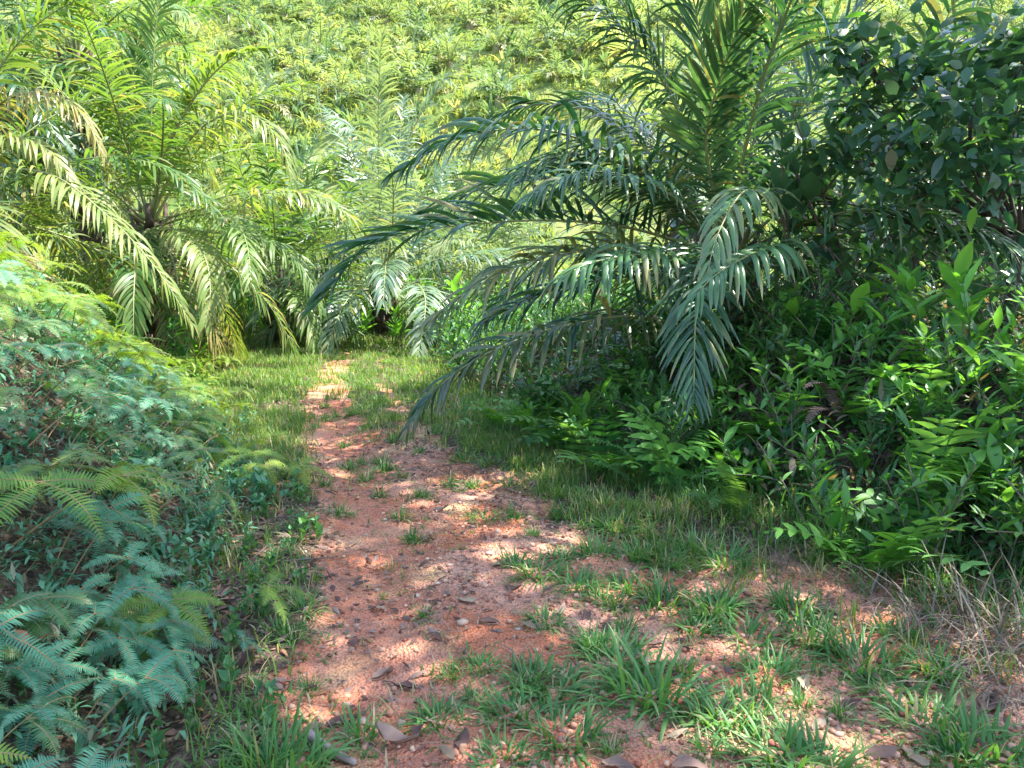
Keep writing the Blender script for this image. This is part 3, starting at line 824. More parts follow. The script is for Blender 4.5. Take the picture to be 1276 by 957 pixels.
# right bank
for i, (x, y) in enumerate(scatter(52, lambda y: br(y) - .3, lambda y: br(y) + 2.2, 3.2, 9.0, r, .27)):
    zone = "at the edge of the right bank" if x - br(y) < .7 else "on the slope of the right bank under the palm" if y > 6.3 else "on the slope of the right bank by the small tree"
    place_shrub(P_LANCE[i % 3], "shrub", "narrow-leaved green shrub " + zone, "shrub", (x, y, float(gz(x, y))), r.uniform(0, 6.28), r.uniform(.75, 1.15), "narrow-leaved shrubs " + zone)
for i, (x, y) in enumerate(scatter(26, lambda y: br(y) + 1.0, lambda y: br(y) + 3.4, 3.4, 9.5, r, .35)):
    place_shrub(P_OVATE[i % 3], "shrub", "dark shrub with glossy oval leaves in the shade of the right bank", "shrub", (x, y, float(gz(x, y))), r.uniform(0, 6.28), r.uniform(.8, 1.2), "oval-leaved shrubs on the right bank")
BR = [(705, 545, 7.4, 1.0), (770, 540, 7.2, 1.0), (880, 590, 6.2, 1.0), (960, 560, 6.3, 1.0), (1000, 590, 5.6, .9), (1040, 430, 6.2, 1.2), (1080, 640, 5.0, .9), (1030, 735, 4.3, .9),
      (1110, 330, 6.3, 1.1), (1170, 540, 5.2, 1.0), (1230, 360, 5.6, 1.0), (1120, 600, 5.2, 1.0), (940, 640, 5.4, .9), (1240, 640, 4.4, 1.0), (830, 570, 6.7, .9),
      (670, 550, 7.9, .9), (740, 570, 7.0, .9), (800, 520, 7.2, 1.0), (850, 545, 6.7, 1.0), (905, 530, 6.6, 1.0), (985, 530, 6.2, 1.0), (1150, 650, 4.8, .9), (1200, 690, 4.3, 1.0), (1260, 560, 4.8, 1.1),
      (1180, 480, 5.4, 1.0), (1250, 470, 5.2, 1.0), (1100, 430, 6.0, 1.0), (1180, 310, 6.0, .9), (1010, 660, 5.0, .9), (880, 660, 5.5, .8), (1270, 700, 4.0, 1.0), (980, 470, 6.6, 1.0)]
for i, (px, py, Yd, s) in enumerate(BR):
    p = at(px, py, Yd)
    z = float(gz(p[0], p[1]))
    zone = "below the dark oil palm" if px < 930 else "in the hollow under the small tree" if py < 450 and px > 1090 else "beside the withered brown fern" if abs(px - 1040) < 50 and 400 < py < 600 else "at the verge of the right bank" if py > 640 else "on the slope of the right bank"
    place_shrub(P_BRIGHT[i % 3], "young_shrub", "bright yellow-green young shrub with pointed leaves " + zone, "shrub", (p[0], p[1], z - .02), r.uniform(0, 6.28), s * min(1.5, max(1, (p[2] - z + .45) / .5)) if p[2] > z + .15 else s, "bright young shrubs " + zone)
for i, (x, y) in enumerate(scatter(12, lambda y: br(y) + .3, lambda y: br(y) + 2.2, 3.6, 8.0, r, .4)):
    place_shrub(P_LONG[i % 2], "shrub", "shrub with long drooping strap leaves on the right bank", "shrub", (x, y, float(gz(x, y))), r.uniform(0, 6.28), r.uniform(.8, 1.2), "strap-leaved shrubs on the right bank")
for i, (px, py, Yd, n, az) in enumerate([(820, 640, 5.6, 4, 2.2), (920, 660, 5.0, 5, 2.2), (1100, 560, 5.2, 4, 0), (720, 545, 7.3, 4, 3.4), (1250, 660, 4.2, 4, 2.6), (860, 600, 6.0, 4, 1.6), (1180, 600, 4.9, 4, 2.4)]):
    p = at(px, py, Yd)
    sword_plant("green sword fern with ladder-like fronds on the right bank", "sword ferns on the right bank", (p[0], p[1], float(gz(p[0], p[1])) - .02), n, 1500 + i, az=az, sc_=1.0)
for i, (x, y) in enumerate(scatter(42, lambda y: br(y) - .55, lambda y: br(y) + 1.7, 3.7, 8.8, r, .3)):
    zone = "under the fronds of the dark oil palm" if y > 6.3 else "spilling over the edge of the right bank"
    sword_plant("light green plant with feather-like compound leaves " + zone, "compound-leaved plants " + zone, (x, y, float(gz(x, y)) - .02), int(r.integers(4, 7)), 1650 + i, kinds=CF[:1] if i % 3 == 0 else CF, sc_=r.uniform(.85, 1.5), az=2.2 + r.normal(0, .6), name="compound_leaf_plant", cat="plant")
for i, (x, y) in enumerate(scatter(22, lambda y: max(br(y) + 2.2, y * .33), lambda y: y * .66 + .5, 7.4, 12.5, r, .55)):
    place_shrub(P_OVATE[i % 3], "tall_shrub", "tall dark shrub with oval leaves behind the right oil palm", "shrub", (x, y, float(gz(x, y))), r.uniform(0, 6.28), r.uniform(2.0, 3.0), "tall shrubs behind the right palm")
p = at(1040, 540, 5.6)
sword_plant("withered brown fern hanging among the dark shrubs of the right bank", None, (p[0], p[1], float(gz(p[0], p[1])) + .0), 4, 1600, kinds=SFD, az=2.5)
for i, (x, y) in enumerate(scatter(34, lambda y: br(y) - .25, lambda y: br(y) + 2.0, 9.5, 18.5, r, .42)):
    place_shrub(P_LANCE[i % 3], "shrub", "leafy green bush beside the far bend of the path", "shrub", (x, y, float(gz(x, y))), r.uniform(0, 6.28), r.uniform(1.0, 1.5), "bushes beside the far bend")
for i, (x, y) in enumerate(scatter(34, lambda y: bl(y) - 2.5, lambda y: br(y) + 1.5, 17.0, 23, r, .6)):
    place_shrub(P_BRIGHT[i % 3], "bush", "sunlit yellow-green bush past the end of the path", "shrub", (x, y, float(gz(x, y))), r.uniform(0, 6.28), r.uniform(1.6, 2.4), "sunlit bushes past the end of the path")

for i, (x, y) in enumerate(scatter(24, lambda y: bl(y) - 3.2, lambda y: bl(y) + .2, 11, 18, r, .6)):
    place_shrub((P_BRIGHT if i % 2 else P_LANCE)[i % 3], "bush", "sunlit leafy bush growing under the left palms", "shrub", (x, y, float(gz(x, y))), r.uniform(0, 6.28), r.uniform(1.1, 1.9), "bushes under the left palms")

# ------------------------------------------------------------------ trees of the right side (they shade the foreground)
def clump_leaves(mb, centres, rad, per, L, w, r, flat=.7, prof=OVATE):
    N = len(centres) * per
    cc = np.repeat(centres, per, 0)
    off = norm(r.normal(size=(N, 3))) * (r.random((N, 1)) ** .5) * np.repeat(rad, per)[:, None]
    off[:, 2] *= flat
    P = cc + off
    D = norm(off * .6 / np.maximum(np.linalg.norm(off, axis=1, keepdims=True), 1e-6) + r.normal(size=(N, 3)) * .7 + [0, 0, -.1])
    W = norm(np.cross(D, norm(r.normal(size=(N, 3)) * .45 + [0, 0, 1])))
    add_ribbons(mb, P, D, W, L * r.uniform(.7, 1.25, N), w * r.uniform(.8, 1.2, N), r.uniform(.1, .9, N), prof, fold=.4, k=2, var=np.clip(np.repeat(r.uniform(.2, .7, len(centres)), per) + r.normal(0, .12, N), 0, 1))

GAPS = [((-.2, 5.9), .4), ((-2.0, 7.3), .4), ((.15, 4.4), .3), ((.3, 6.8), .4)]      # openings in the crowns where sun reaches the path
def limb_tree(name, label, base, trunk_h, top, crown_r, seed, clumps, per, leafL, leafw, mat, trunk_r=.16, lean=(0, 0), squash=.8, clump_r=.65, group=None):
    r = np.random.default_rng(seed)
    bx, by = base; z0 = float(gz(bx, by)) - .1
    root = thing(name, label, "tree", (bx, by, z0), group)
    wood = MB()
    ctop = np.array([lean[0], lean[1], trunk_h])
    c = curve([(0, 0, 0), np.array([lean[0] * .25, lean[1] * .25, trunk_h * .5]) + r.normal(0, .08, 3) * [1, 1, 0], ctop], 14)
    tube(wood, c, np.linspace(trunk_r * 1.25, trunk_r * .75, 14), sides=9)
    cc = np.array([lean[0], lean[1], (trunk_h + top) / 2 + .3])
    hh = (top - trunk_h) / 2 + .6
    cen = norm(r.normal(size=(clumps, 3))) * (r.random((clumps, 1)) ** .42) * [crown_r, crown_r, hh * squash] + cc
    sd = np.array(SUN_DIR); keep = np.ones(len(cen), bool)
    for (gx_, gy_), gr in GAPS:
        rel = cen + [bx - gx_, by - gy_, z0]
        keep &= np.linalg.norm(np.cross(rel, sd), axis=1) > gr + .25
    cen = cen[keep]; clumps = len(cen)
    for i in range(min(16, clumps)):
        e = cen[i]
        m = (ctop + e) / 2 + r.normal(0, .25, 3) + [0, 0, -.2]
        tube(wood, curve([ctop, m, e], 8), np.linspace(trunk_r * .5, .02, 8), sides=5)
    part("trunk", wood.mesh("trunk", M_BARK), root)
    m_ = MB()
    clump_leaves(m_, cen, r.uniform(.7, 1.15, clumps) * clump_r, per, leafL, leafw, r)
    part("crown", m_.mesh("crown", mat), root, kind="stuff")
    return root

limb_tree("tall_tree", "tall broad-leaved tree on the right bank shading the foreground of the path", (6.6, 5.2), 5.2, 11.5, 3.6, 801, 150, 54, .2, .1, M_CANOPY, lean=(-1.6, 0))
limb_tree("tall_tree", "tall leafy tree further along the right bank shading the dark oil palm", (7.8, 9.6), 6.4, 12.2, 3.7, 802, 170, 36, .2, .1, M_CANOPY, lean=(-2.5, -.6))
limb_tree("tall_tree", "tall leaning tree standing on the right beside the near end of the path", (4.4, .8), 5.0, 12.0, 3.4, 803, 140, 62, .2, .1, M_CANOPY, lean=(-1.6, .6))

# the leafy small tree at the right, its larger leaves picked out one by one
def leafy_tree(label, base, seed, spots, n_single):
    r = np.random.default_rng(seed)
    z0 = float(gz(base[0], base[1])) - .05
    root = thing("small_tree", label, "tree", (base[0], base[1], z0))
    b0 = np.array([base[0], base[1], z0])
    wood = MB(); fork = np.array([.05, 0, 1.0])
    tube(wood, curve([(0, 0, 0), (.05, .02, .5), fork], 8), np.linspace(.06, .045, 8), sides=7)
    cen = []; rad = []
    for (px, py, Yd, rd) in spots:
        e = at(px, py, Yd) - b0
        m = (fork + e) / 2 + r.normal(0, .08, 3) - [0, 0, .1]
        tube(wood, curve([fork, m, e], 10), np.linspace(.02, .004, 10), sides=5)
        for q in range(3):
            e2 = e + norm(r.normal(size=3)) * rd * .8
            tube(wood, curve([m * .4 + e * .6, (e + e2) / 2, e2], 6), np.linspace(.012, .003, 6), sides=4, cap=False)
        cen.append(e); rad.append(rd)
    part("trunk", wood.mesh("trunk", M_BARK), root)
    m_ = MB()
    clump_leaves(m_, np.array(cen), np.array(rad), 80, .165, .082, r, flat=.9)
    part("foliage", m_.mesh("foliage", M_OVATE), root, kind="stuff")
    for i in range(n_single):
        k = i % len(cen)
        off = norm(r.normal(size=3)) * rad[k] * r.uniform(.6, 1.05); off[1] = -abs(off[1])
        p = cen[k] + off
        az = r.uniform(0, 6.28)
        m4 = Matrix.Translation(Vector(p)) @ Matrix.Rotation(az, 4, 'Z') @ Matrix.Rotation(r.normal(-.3, .4), 4, 'X') @ Matrix.Rotation(r.normal(0, .4), 4, 'Y') @ Matrix.Scale(r.uniform(.65, 1.05), 4)
        part("leaf", LV["ovate" if i % 4 else "bright"][int(r.integers(3))], root, mat4=m4)  # every fourth leaf brighter: backlit look put into its colour
    return root
spots = [(1120, 75, 6.6, .4), (1180, 95, 6.4, .42), (1245, 85, 6.2, .42), (1130, 160, 6.3, .4), (1195, 165, 6.0, .4), (1262, 160, 5.9, .4), (1150, 225, 6.3, .33), (1235, 225, 5.9, .36),
         (1320, 130, 6.0, .5), (1070, 125, 6.8, .33), (1330, 240, 6.0, .45), (1060, 60, 6.9, .28), (1270, 60, 6.3, .3), (1100, 200, 6.6, .3), (1050, 190, 7.2, .4), (1110, 270, 7.0, .4), (1200, 280, 6.8, .4), (1280, 290, 6.6, .4), (1000, 240, 7.6, .4), (1180, 130, 7.2, .5), (1260, 110, 7.2, .5)]
leafy_tree("small broad-leaved tree with dark oval leaves over a shaded hollow in the right bank", (4.15, 6.4), 811, spots, 260)

# ------------------------------------------------------------------ hillside
def hill_palm_mesh(seed):
    r = np.random.default_rng(seed); m_ = MB()
    n = 15
    for i in range(n):
        f = (i + .5) / n; az = i * 2.399963 + seed
        c = frond_curve((0, 0, .35), az, math.radians(80 - 75 * f + r.normal(0, 6)), r.uniform(2.0, 2.8), r.uniform(1.0, 1.8), n=9)
        A = leaflets_for(c, r, 15, .62, .10, t0=.12, droop=(.4, 1.5))
        N = len(A[0])
        add_ribbons(m_, *A, np.array([.8, 1, .06]), k=2, var=np.clip(r.uniform(.25, .75) + r.normal(0, .1, N), 0, 1), age=.6 * (f > .85))
        tube(m_, c, np.linspace(.05, .015, 9), sides=3, cap=False, var=.8)
    tube(m_, [(0, 0, -.3), (0, 0, .25), (0, 0, .6)], [.3, .28, .12], sides=7, var=.1, age=.7)
    return m_.mesh("hill_palm", M_HILLPALM)
HP = [hill_palm_mesh(900 + i) for i in range(5)]
r = np.random.default_rng(17)
cand = []
for iy, yy in enumerate(np.arange(47, 116, 3.3)):
    for xx in np.arange(-75, 75, 3.7):
        x = xx + r.normal(0, .7) + (1.85 if iy % 2 else 0); y = yy + r.normal(0, .7)
        pxx = 638 + x / y * FPX
        if pxx < -40 or pxx > 1320: continue
        hidden = 400 * (pxx < 290) + 250 * (pxx > 830) * (pxx < 1080)
        cand.append((hidden + y, x, y))
cand.sort()
for i, (_, x, y) in enumerate(cand[:290]):
    zone = "low on the sunlit hillside" if y < 60 else "halfway up the sunlit hillside" if y < 80 else "high on the sunlit hillside"
    thing("hill_palm", "young oil palm planted " + zone, "palm", (x, y, float(gz(x, y)) - .1), "young palms " + zone, rz=r.uniform(0, 6.28), scale=r.uniform(.75, 1.2), mesh=HP[i % 5])
# the many smaller palm crowns between and above them
N = 2200
yy = 34 + 86 * r.random(N); xx = (r.random(N) * 2 - 1) * np.minimum(yy * .8, 78)
per = 13
P = np.repeat(np.stack([xx, yy, gz(xx, yy) + .15], 1), per, 0)
az = r.uniform(0, 6.283, N * per); el = np.radians(r.uniform(15, 85, N * per))
D = np.stack([np.cos(az) * np.cos(el), np.sin(az) * np.cos(el), np.sin(el)], 1)
W = np.stack([-np.sin(az), np.cos(az), np.zeros_like(az)], 1)
m_ = MB()
add_ribbons(m_, P, D, W, np.repeat(r.uniform(.7, 1.5, N), per) * r.uniform(.75, 1.15, N * per), .15, r.uniform(.9, 2.0, N * per), np.array([.2, 1, .85, .05]), k=2,
            var=np.clip(np.repeat(r.uniform(.1, .8, N), per) + r.normal(0, .15, N * per), 0, 1), age=np.repeat((r.random(N) < .05) * .7, per))
stuff("hill_palm_crowns", m_.mesh("hill_palm_crowns", M_HILLPALM), "mass of small palm crowns carpeting the sunlit hillside", "palms")
# low fern and grass cover between them
N = 15500
yy = 24 + 96 * r.random(N) ** 1.15; xx = (r.random(N) * 2 - 1) * np.minimum(yy * .8, 75)
zz = gz(xx, yy)
per = 9
P = np.repeat(np.stack([xx, yy, zz - .05], 1), per, 0) + r.normal(0, .18, (N * per, 3)) * [1, 1, .2]
az = r.uniform(0, 6.283, N * per); el = np.radians(r.uniform(35, 88, N * per))
D = np.stack([np.cos(az) * np.cos(el), np.sin(az) * np.cos(el), np.sin(el)], 1)
W = np.stack([-np.sin(az), np.cos(az), np.zeros_like(az)], 1)
big = np.repeat(.28 + .55 * fbm(xx * .12, yy * .12) * r.uniform(.5, 1.4, N), per)
m_ = MB()
va = np.clip(np.repeat(fbm(xx * .09 + 40, yy * .09, 3) * 1.6 - .35, per) + r.normal(0, .14, N * per), 0, 1)
add_ribbons(m_, P, D, W, big * r.uniform(.7, 1.3, N * per), .10 * r.uniform(.6, 1.3, N * per), r.uniform(.6, 2.2, N * per), np.array([.7, 1, .05]), k=2, var=va, age=np.repeat((r.random(N) < .07) * .8, per))
stuff("hill_undergrowth", m_.mesh("hill_undergrowth", M_HILLCOVER), "low yellow-green fern and grass cover between the hillside palms", "undergrowth")

# ------------------------------------------------------------------ grass
def blades(mb, x, y, n, hgt, w, r, spread=.02, lean=(45, 88), var=.5, age=0.0, tip=.3, g=(.6, 2.0), prof=GRASS):
    """n blades about each point"""
    N = len(x) * n
    z = gz(x, y)
    P = np.repeat(np.stack([x, y, z - .006], 1), n, 0); P[:, :2] += r.normal(0, spread, (N, 2))
    az = r.uniform(0, 6.283, N); el = np.radians(r.uniform(lean[0], lean[1], N))
    D = np.stack([np.cos(az) * np.cos(el), np.sin(az) * np.cos(el), np.sin(el)], 1)
    W = np.stack([-np.sin(az), np.cos(az), np.zeros_like(az)], 1)
    h = np.repeat(np.broadcast_to(hgt, (len(x),)), n) * r.uniform(.55, 1.2, N)
    va = np.clip(np.repeat(np.broadcast_to(var, (len(x),)), n) + r.normal(0, .15, N), 0, 1)
    ag = np.clip(np.repeat(np.broadcast_to(age, (len(x),)), n) + (r.random(N) < .06) * .9, 0, 1)
    add_ribbons(mb, P, D, W, h, w * r.uniform(.7, 1.3, N), r.uniform(g[0], g[1], N), prof, k=2, var=va, age=ag, tipage=r.random(N) * tip)

r = np.random.default_rng(23)
def grass_points(n, x0, x1, y0, y1, dens):
    x = r.uniform(x0, x1, n); y = r.uniform(y0, y1, n)
    keep = r.random(n) < dens(x, y)
    return x[keep], y[keep]
def lawn_density(x, y):
    b = patches(x, y)
    inl = sstep(-.55, .05, x - bl(y)); inr = sstep(-.55, .05, br(y) - x)
    d = (1 - b) * inl * inr
    clump = sstep(.38, .6, fbm(x * 3.3, y * 3.3, 3))
    d = d * (.35 + .65 * clump)
    leftnear = sstep(7.5, 5, y) * (x < 0); d = d * (1 - .45 * (x > br(y) - .9) * sstep(8.5, 7, y))
    return d * (1 - .85 * leftnear)
mbg = MB()
x, y = grass_points(26000, -4, 3.6, 2.0, 9, lawn_density)
blades(mbg, x, y, 6, .10 + .07 * fbm(x * 2, y * 2), .007, r, spread=.03, var=.35 + .4 * fbm(x * 1.1, y * 1.1), age=(r.random(len(x)) < .12) * .8)
x, y = grass_points(26000, -8, 2, 9, 24, lambda x, y: np.maximum(lawn_density(x, y), .8 * sstep(15.5, 18, y)))
blades(mbg, x, y, 5, .15, .013, r, prof=np.array([1, .8, .04]), spread=.05, var=.45 + .4 * fbm(x * .7, y * .7))
x, y = grass_points(3200, -2.6, 3.2, 2.0, 9, lambda x, y: patches(x, y) * sstep(.5, .68, fbm(x * 2.6 + 31, y * 2.6, 3)))
blades(mbg, x, y, 5, .05 + .04 * r.random(len(x)), .006, r, spread=.02, var=.5, age=(r.random(len(x)) < .4) * .8, lean=(10, 75))
stuff("verge_grass", mbg.mesh("verge_grass", M_GRASS), "short green grass along both edges of the path and over its far end", "grass")
# taller soft grass at the foot of the right bank
mbt = MB()
x, y = grass_points(4200, -1, 3.2, 3.2, 9.5, lambda x, y: sstep(-.95, -.15, x - br(y)) * sstep(.55, .15, x - br(y)) * (.3 + .7 * fbm(x * 3, y * 3)))
blades(mbt, x, y, 8, .15 + .16 * fbm(x * 3, y * 3), .009, r, spread=.035, var=.55, g=(.8, 2.2), tip=.2, lean=(35, 85))
stuff("tall_grass", mbt.mesh("tall_grass", M_TUFT), "taller arching grass at the foot of the right bank", "grass")

# single tufts on the worn soil
def tuft_mesh(seed, n, h, w, spread, dry=.08, lean=(25, 82)):
    rr = np.random.default_rng(seed); m_ = MB()
    az = rr.uniform(0, 6.283, n); rad = spread * np.sqrt(rr.random(n))
    P = np.stack([np.cos(az) * rad, np.sin(az) * rad, np.full(n, -.012)], 1)
    az2 = az + rr.normal(0, .7, n); el = np.radians(rr.uniform(lean[0], lean[1], n))
    D = np.stack([np.cos(az2) * np.cos(el), np.sin(az2) * np.cos(el), np.sin(el)], 1)
    W = np.stack([-np.sin(az2), np.cos(az2), np.zeros(n)], 1)
    age = (rr.random(n) < dry) * rr.uniform(.6, 1, n)
    add_ribbons(m_, P, D, W, h * rr.uniform(.5, 1.15, n), w * rr.uniform(.7, 1.3, n), rr.uniform(.5, 2.0, n), np.array([.8, 1, .9, .6, .04]), k=3, fold=.5, var=np.clip(.5 + rr.normal(0, .2, n), 0, 1), age=age, tipage=rr.random(n) * .5)
    return m_.mesh("grass_tuft", M_TUFT)
TB = [tuft_mesh(600 + i, 75 + 8 * i, .135 + .02 * (i % 4), .011, .085 + .012 * (i % 3), dry=.06, lean=(12, 80)) for i in range(7)]
TS = [tuft_mesh(620 + i, 55, .13, .008, .045, dry=.18) for i in range(4)]
BIG = [(700, 690, .9), (745, 685, 1.0), (785, 725, .9), (825, 745, 1.0), (640, 700, .8), (765, 660, 1.0), (705, 640, .9), (730, 620, 1.0), (680, 770, .7), (1010, 790, 1.0), (985, 760, .9), (1120, 790, .9), (660, 840, .9), (815, 860, 1.35), (690, 850, 1.1), (640, 880, 1.0), (700, 910, 1.1), (545, 880, .9), (625, 940, .9), (770, 815, 1.1), (890, 755, 1.2), (870, 780, 1.0), (930, 790, 1.1), (960, 830, 1.0),
       (1070, 820, 1.35), (1110, 850, 1.0), (1165, 900, 1.1), (1160, 830, .9), (960, 930, 1.3), (1010, 950, 1.1), (670, 710, 1.0), (720, 725, .95), (750, 740, .8), (355, 945, 1.2), (330, 955, 1.0),
       (830, 700, 1.2), (865, 690, 1.1), (800, 690, 1.0), (905, 700, 1.0), (600, 820, .8), (900, 890, .9), (740, 800, .7), (1190, 940, 1.0), (1225, 930, 1.0), (935, 880, .9), (600, 640, .8), (575, 570, .9), (610, 575, 1.0), (650, 580, 1.0), (690, 610, .9)]
for i, (px, py, s) in enumerate(BIG):
    p = onground(px, py)
    zone = ("among bare soil and fallen leaves in the middle of the path" if px < 790 and py > 650 else "at the bank-side edge of the path beside dry straw" if px > 980 else
            "on the grassy right verge below the young shrubs" if py > 650 and py < 720 else "between the path and the dark palm's lowest frond" if py < 650 else "on the right half of the path among litter")
    if px < 400: zone = "beside the thick weathered stick at the left edge of the path"
    if (px, py) == (815, 860): zone = "standing broadest of all on the bare soil of the path"
    thing("grass_tuft", "large green grass tuft " + zone, "grass tuft", (p[0], p[1], float(gz(p[0], p[1]))), "large grass tufts " + zone, rz=r.uniform(0, 6.28), scale=(s * r.uniform(.8, 1.35), s * r.uniform(.8, 1.25), s * r.uniform(.6, 1.15)), mesh=TB[i % 7])
SMALL = [(430, 470, 1.2), (455, 480, 1.3), (415, 495, 1.2), (470, 500, 1.2), (440, 515, 1.3), (405, 520, 1.1), (465, 530, 1.2), (490, 545, 1.1), (445, 455, 1.2), (425, 448, 1.2), (460, 446, 1.2), (560, 600, 1.0), (590, 605, 1.0), (640, 640, 1.0), (500, 640, .9), (475, 580, 1.2), (455, 590, 1.0), (450, 905, 1.0), (425, 635, .9), (475, 610, .9), (525, 615, 1.0), (515, 665, 1.0), (435, 575, 1.0), (475, 570, 1.1), (430, 550, 1.0), (405, 600, .8), (380, 760, 1.1), (365, 795, 1.0), (345, 790, .9), (455, 535, 1.0),
         (490, 520, 1.0), (420, 515, 1.1), (405, 505, 1.0), (440, 495, 1.0), (380, 480, 1.0), (410, 475, 1.0), (530, 755, .6), (560, 830, .7), (770, 750, .8), (720, 655, .8), (665, 665, .7), (635, 605, .9), (545, 540, 1.0), (520, 560, .9),
         (850, 830, .9), (1000, 870, .7), (880, 930, .8), (1050, 880, .7), (760, 930, .6), (385, 850, .6), (320, 890, 1.0), (300, 930, 1.0), (340, 700, .9), (320, 720, .9), (365, 660, .8), (590, 860, .7), (780, 780, .8), (450, 570, .8), (500, 590, .7), (395, 530, .8)]
for i, (px, py, s) in enumerate(SMALL):
    p = onground(px, py)
    zone = "along the worn strip towards the bend" if py < 560 else "on the red soil near the left bank" if px < 400 else "on the bare red middle of the path" if px < 700 else "among straw on the right of the path"
    thing("grass_tuft", "small low grass tuft " + zone, "grass tuft", (p[0], p[1], float(gz(p[0], p[1]))), "small grass tufts " + zone, rz=r.uniform(0, 6.28), scale=s * r.uniform(.9, 1.15), mesh=TS[i % 4])

mm = MB()
for (px, py, s_) in BIG + SMALL:
    p = onground(px, py); k_ = 26 if s_ > .95 else 14
    xx_ = p[0] + r.normal(0, .13 * s_, k_); yy_ = p[1] + r.normal(0, .11 * s_, k_)
    blades(mm, xx_, yy_, 4, .065 * s_, .007, r, spread=.02, var=.5, age=(r.random(k_) < .2) * .85, lean=(5, 70), g=(.3, 1.6))
stuff("matted_grass", mm.mesh("matted_grass", M_TUFT), "low creeping grass matted around the tufts on the path", "grass")

# dry straw at the foot of the right bank and scattered over the soil
def straw_mesh(seed, n, h):
    rr = np.random.default_rng(seed); m_ = MB()
    P = np.stack([rr.normal(0, .12, n), rr.normal(0, .12, n), np.full(n, -.01)], 1)
    az = rr.uniform(0, 6.283, n); el = np.radians(rr.uniform(5, 70, n))
    D = np.stack([np.cos(az) * np.cos(el), np.sin(az) * np.cos(el), np.sin(el)], 1)
    W = np.stack([-np.sin(az), np.cos(az), np.zeros(n)], 1)
    add_ribbons(m_, P, D, W, h * rr.uniform(.4, 1.2, n), .006, rr.uniform(.6, 2.0, n), np.array([1, 1, 1, .8, .3]), k=2, var=rr.random(n))
    return m_.mesh("dry_grass", M_DRY)
SM = [straw_mesh(640 + i, 90, .42) for i in range(3)]
for i, (px, py, s) in enumerate([(1215, 790, 1.1), (1255, 800, 1.1), (1180, 760, .9), (1240, 860, .8), (1070, 730, .6), (1150, 790, .6), (960, 700, .6)]):
    p = onground(px, py)
    thing("dry_grass", "bleached dry grass clump lying at the foot of the right bank", "dry grass", (p[0], p[1], float(gz(p[0], p[1]))), "dry grass clumps along the right bank", rz=r.uniform(0, 6.28), scale=s, mesh=SM[i % 3])

# ------------------------------------------------------------------ undergrowth filling the banks
def cover(name, label, xs, ys, n, L, w, mat, r, hmax, prof=LANCE, dead=.15, seedv=.5, el=(-10, 75)):
    N = len(xs) * n
    z = gz(xs, ys)
    P = np.repeat(np.stack([xs, ys, z], 1), n, 0)
    P[:, :2] += r.normal(0, .07, (N, 2)); P[:, 2] += r.random(N) ** 1.4 * hmax
    az = r.uniform(0, 6.283, N); e = np.radians(r.uniform(el[0], el[1], N))
    D = np.stack([np.cos(az) * np.cos(e), np.sin(az) * np.cos(e), np.sin(e)], 1)
    W = norm(np.stack([-np.sin(az), np.cos(az), r.normal(0, .3, N)], 1))
    m_ = MB()
    add_ribbons(m_, P, D, W, L * r.uniform(.5, 1.3, N), w * r.uniform(.6, 1.3, N), r.uniform(.3, 1.8, N), prof, k=2, var=np.clip(seedv + r.normal(0, .22, N), 0, 1), age=(r.random(N) < dead) * r.uniform(.6, 1, N))
    return stuff(name, m_.mesh(name, mat), label, "undergrowth")
P4 = np.array([.2, 1, .7, .04])
n = 7500; y = r.uniform(1.0, 10, n); x = bl(y) + .05 - r.random(n) * 3.6
cover("bank_undergrowth", "tangled low green growth covering the left bank beneath the ferns", x, y, 5, .07, .017, M_HERB, r, .15, prof=P4, dead=.25)
n = 2600; y = r.uniform(8, 20, n); x = bl(y) + .1 - r.random(n) * 5
cover("bank_undergrowth", "sunlit yellow-green low growth under the left palms", x, y, 5, .20, .035, M_FERN_Y, r, .4, prof=P4, dead=.12)
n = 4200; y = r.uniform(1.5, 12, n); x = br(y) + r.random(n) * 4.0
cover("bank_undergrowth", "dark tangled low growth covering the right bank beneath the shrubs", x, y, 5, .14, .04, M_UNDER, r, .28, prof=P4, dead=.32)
n = 2500; y = r.uniform(11, 25, n); x = br(y) + r.random(n) * 7
cover("bank_undergrowth", "low leafy growth beside the far bend on the right", x, y, 5, .22, .06, M_UNDER, r, .55, prof=P4, dead=.06, seedv=.7)

# ------------------------------------------------------------------ litter, stones, gravel
def dead_leaf_mesh(seed, L, w, mat):
    rr = np.random.default_rng(seed); m_ = MB()
    nx, ny = 5, 8
    v = []
    curl = rr.uniform(-3.0, 4.0); fold = rr.uniform(-.9, 1.5); tw = rr.normal(0, 1.2); bend = rr.normal(0, .25)
    tear = rr.uniform(.75, 1.1, (ny, 2))
    for i in range(ny):
        t = i / (ny - 1)
        hw = .5 * w * math.sin(math.pi * min(.98, t * .96 + .03)) ** .75
        for j in range(nx):
            s = j / (nx - 1) * 2 - 1
            hs = hw * tear[i, 0 if s < 0 else 1]
            zz_ = .02 * curl * (t - .5) ** 2 * 2 + fold * hw * abs(s) * .7 + tw * s * hw * (t - .5) + rr.normal(0, .0045)
            v.append((s * hs + bend * L * (t - .5) ** 2, (t - .5) * L, zz_))
    v = np.array(v); v[:, 2] -= v[:, 2].min() - .003
    q = [(i * nx + j, i * nx + j + 1, (i + 1) * nx + j + 1, (i + 1) * nx + j) for i in range(ny - 1) for j in range(nx - 1)]
    m_.add(v, quads=q, var=rr.uniform(.2, .8), age=0)
    tube(m_, np.array([v[2] + [0, -.03, .004], v[2]]), .0015, sides=3, cap=False)
    return m_.mesh("fallen_leaf", mat)
M_TANLEAF = leafmat('tan_dead_leaf', C(.24, .15, .08), C(.42, .30, .19), C(.30, .13, .05), rough=0.65, transl=0.1, tl=(1, .9, .8, 1), objvar=.9)
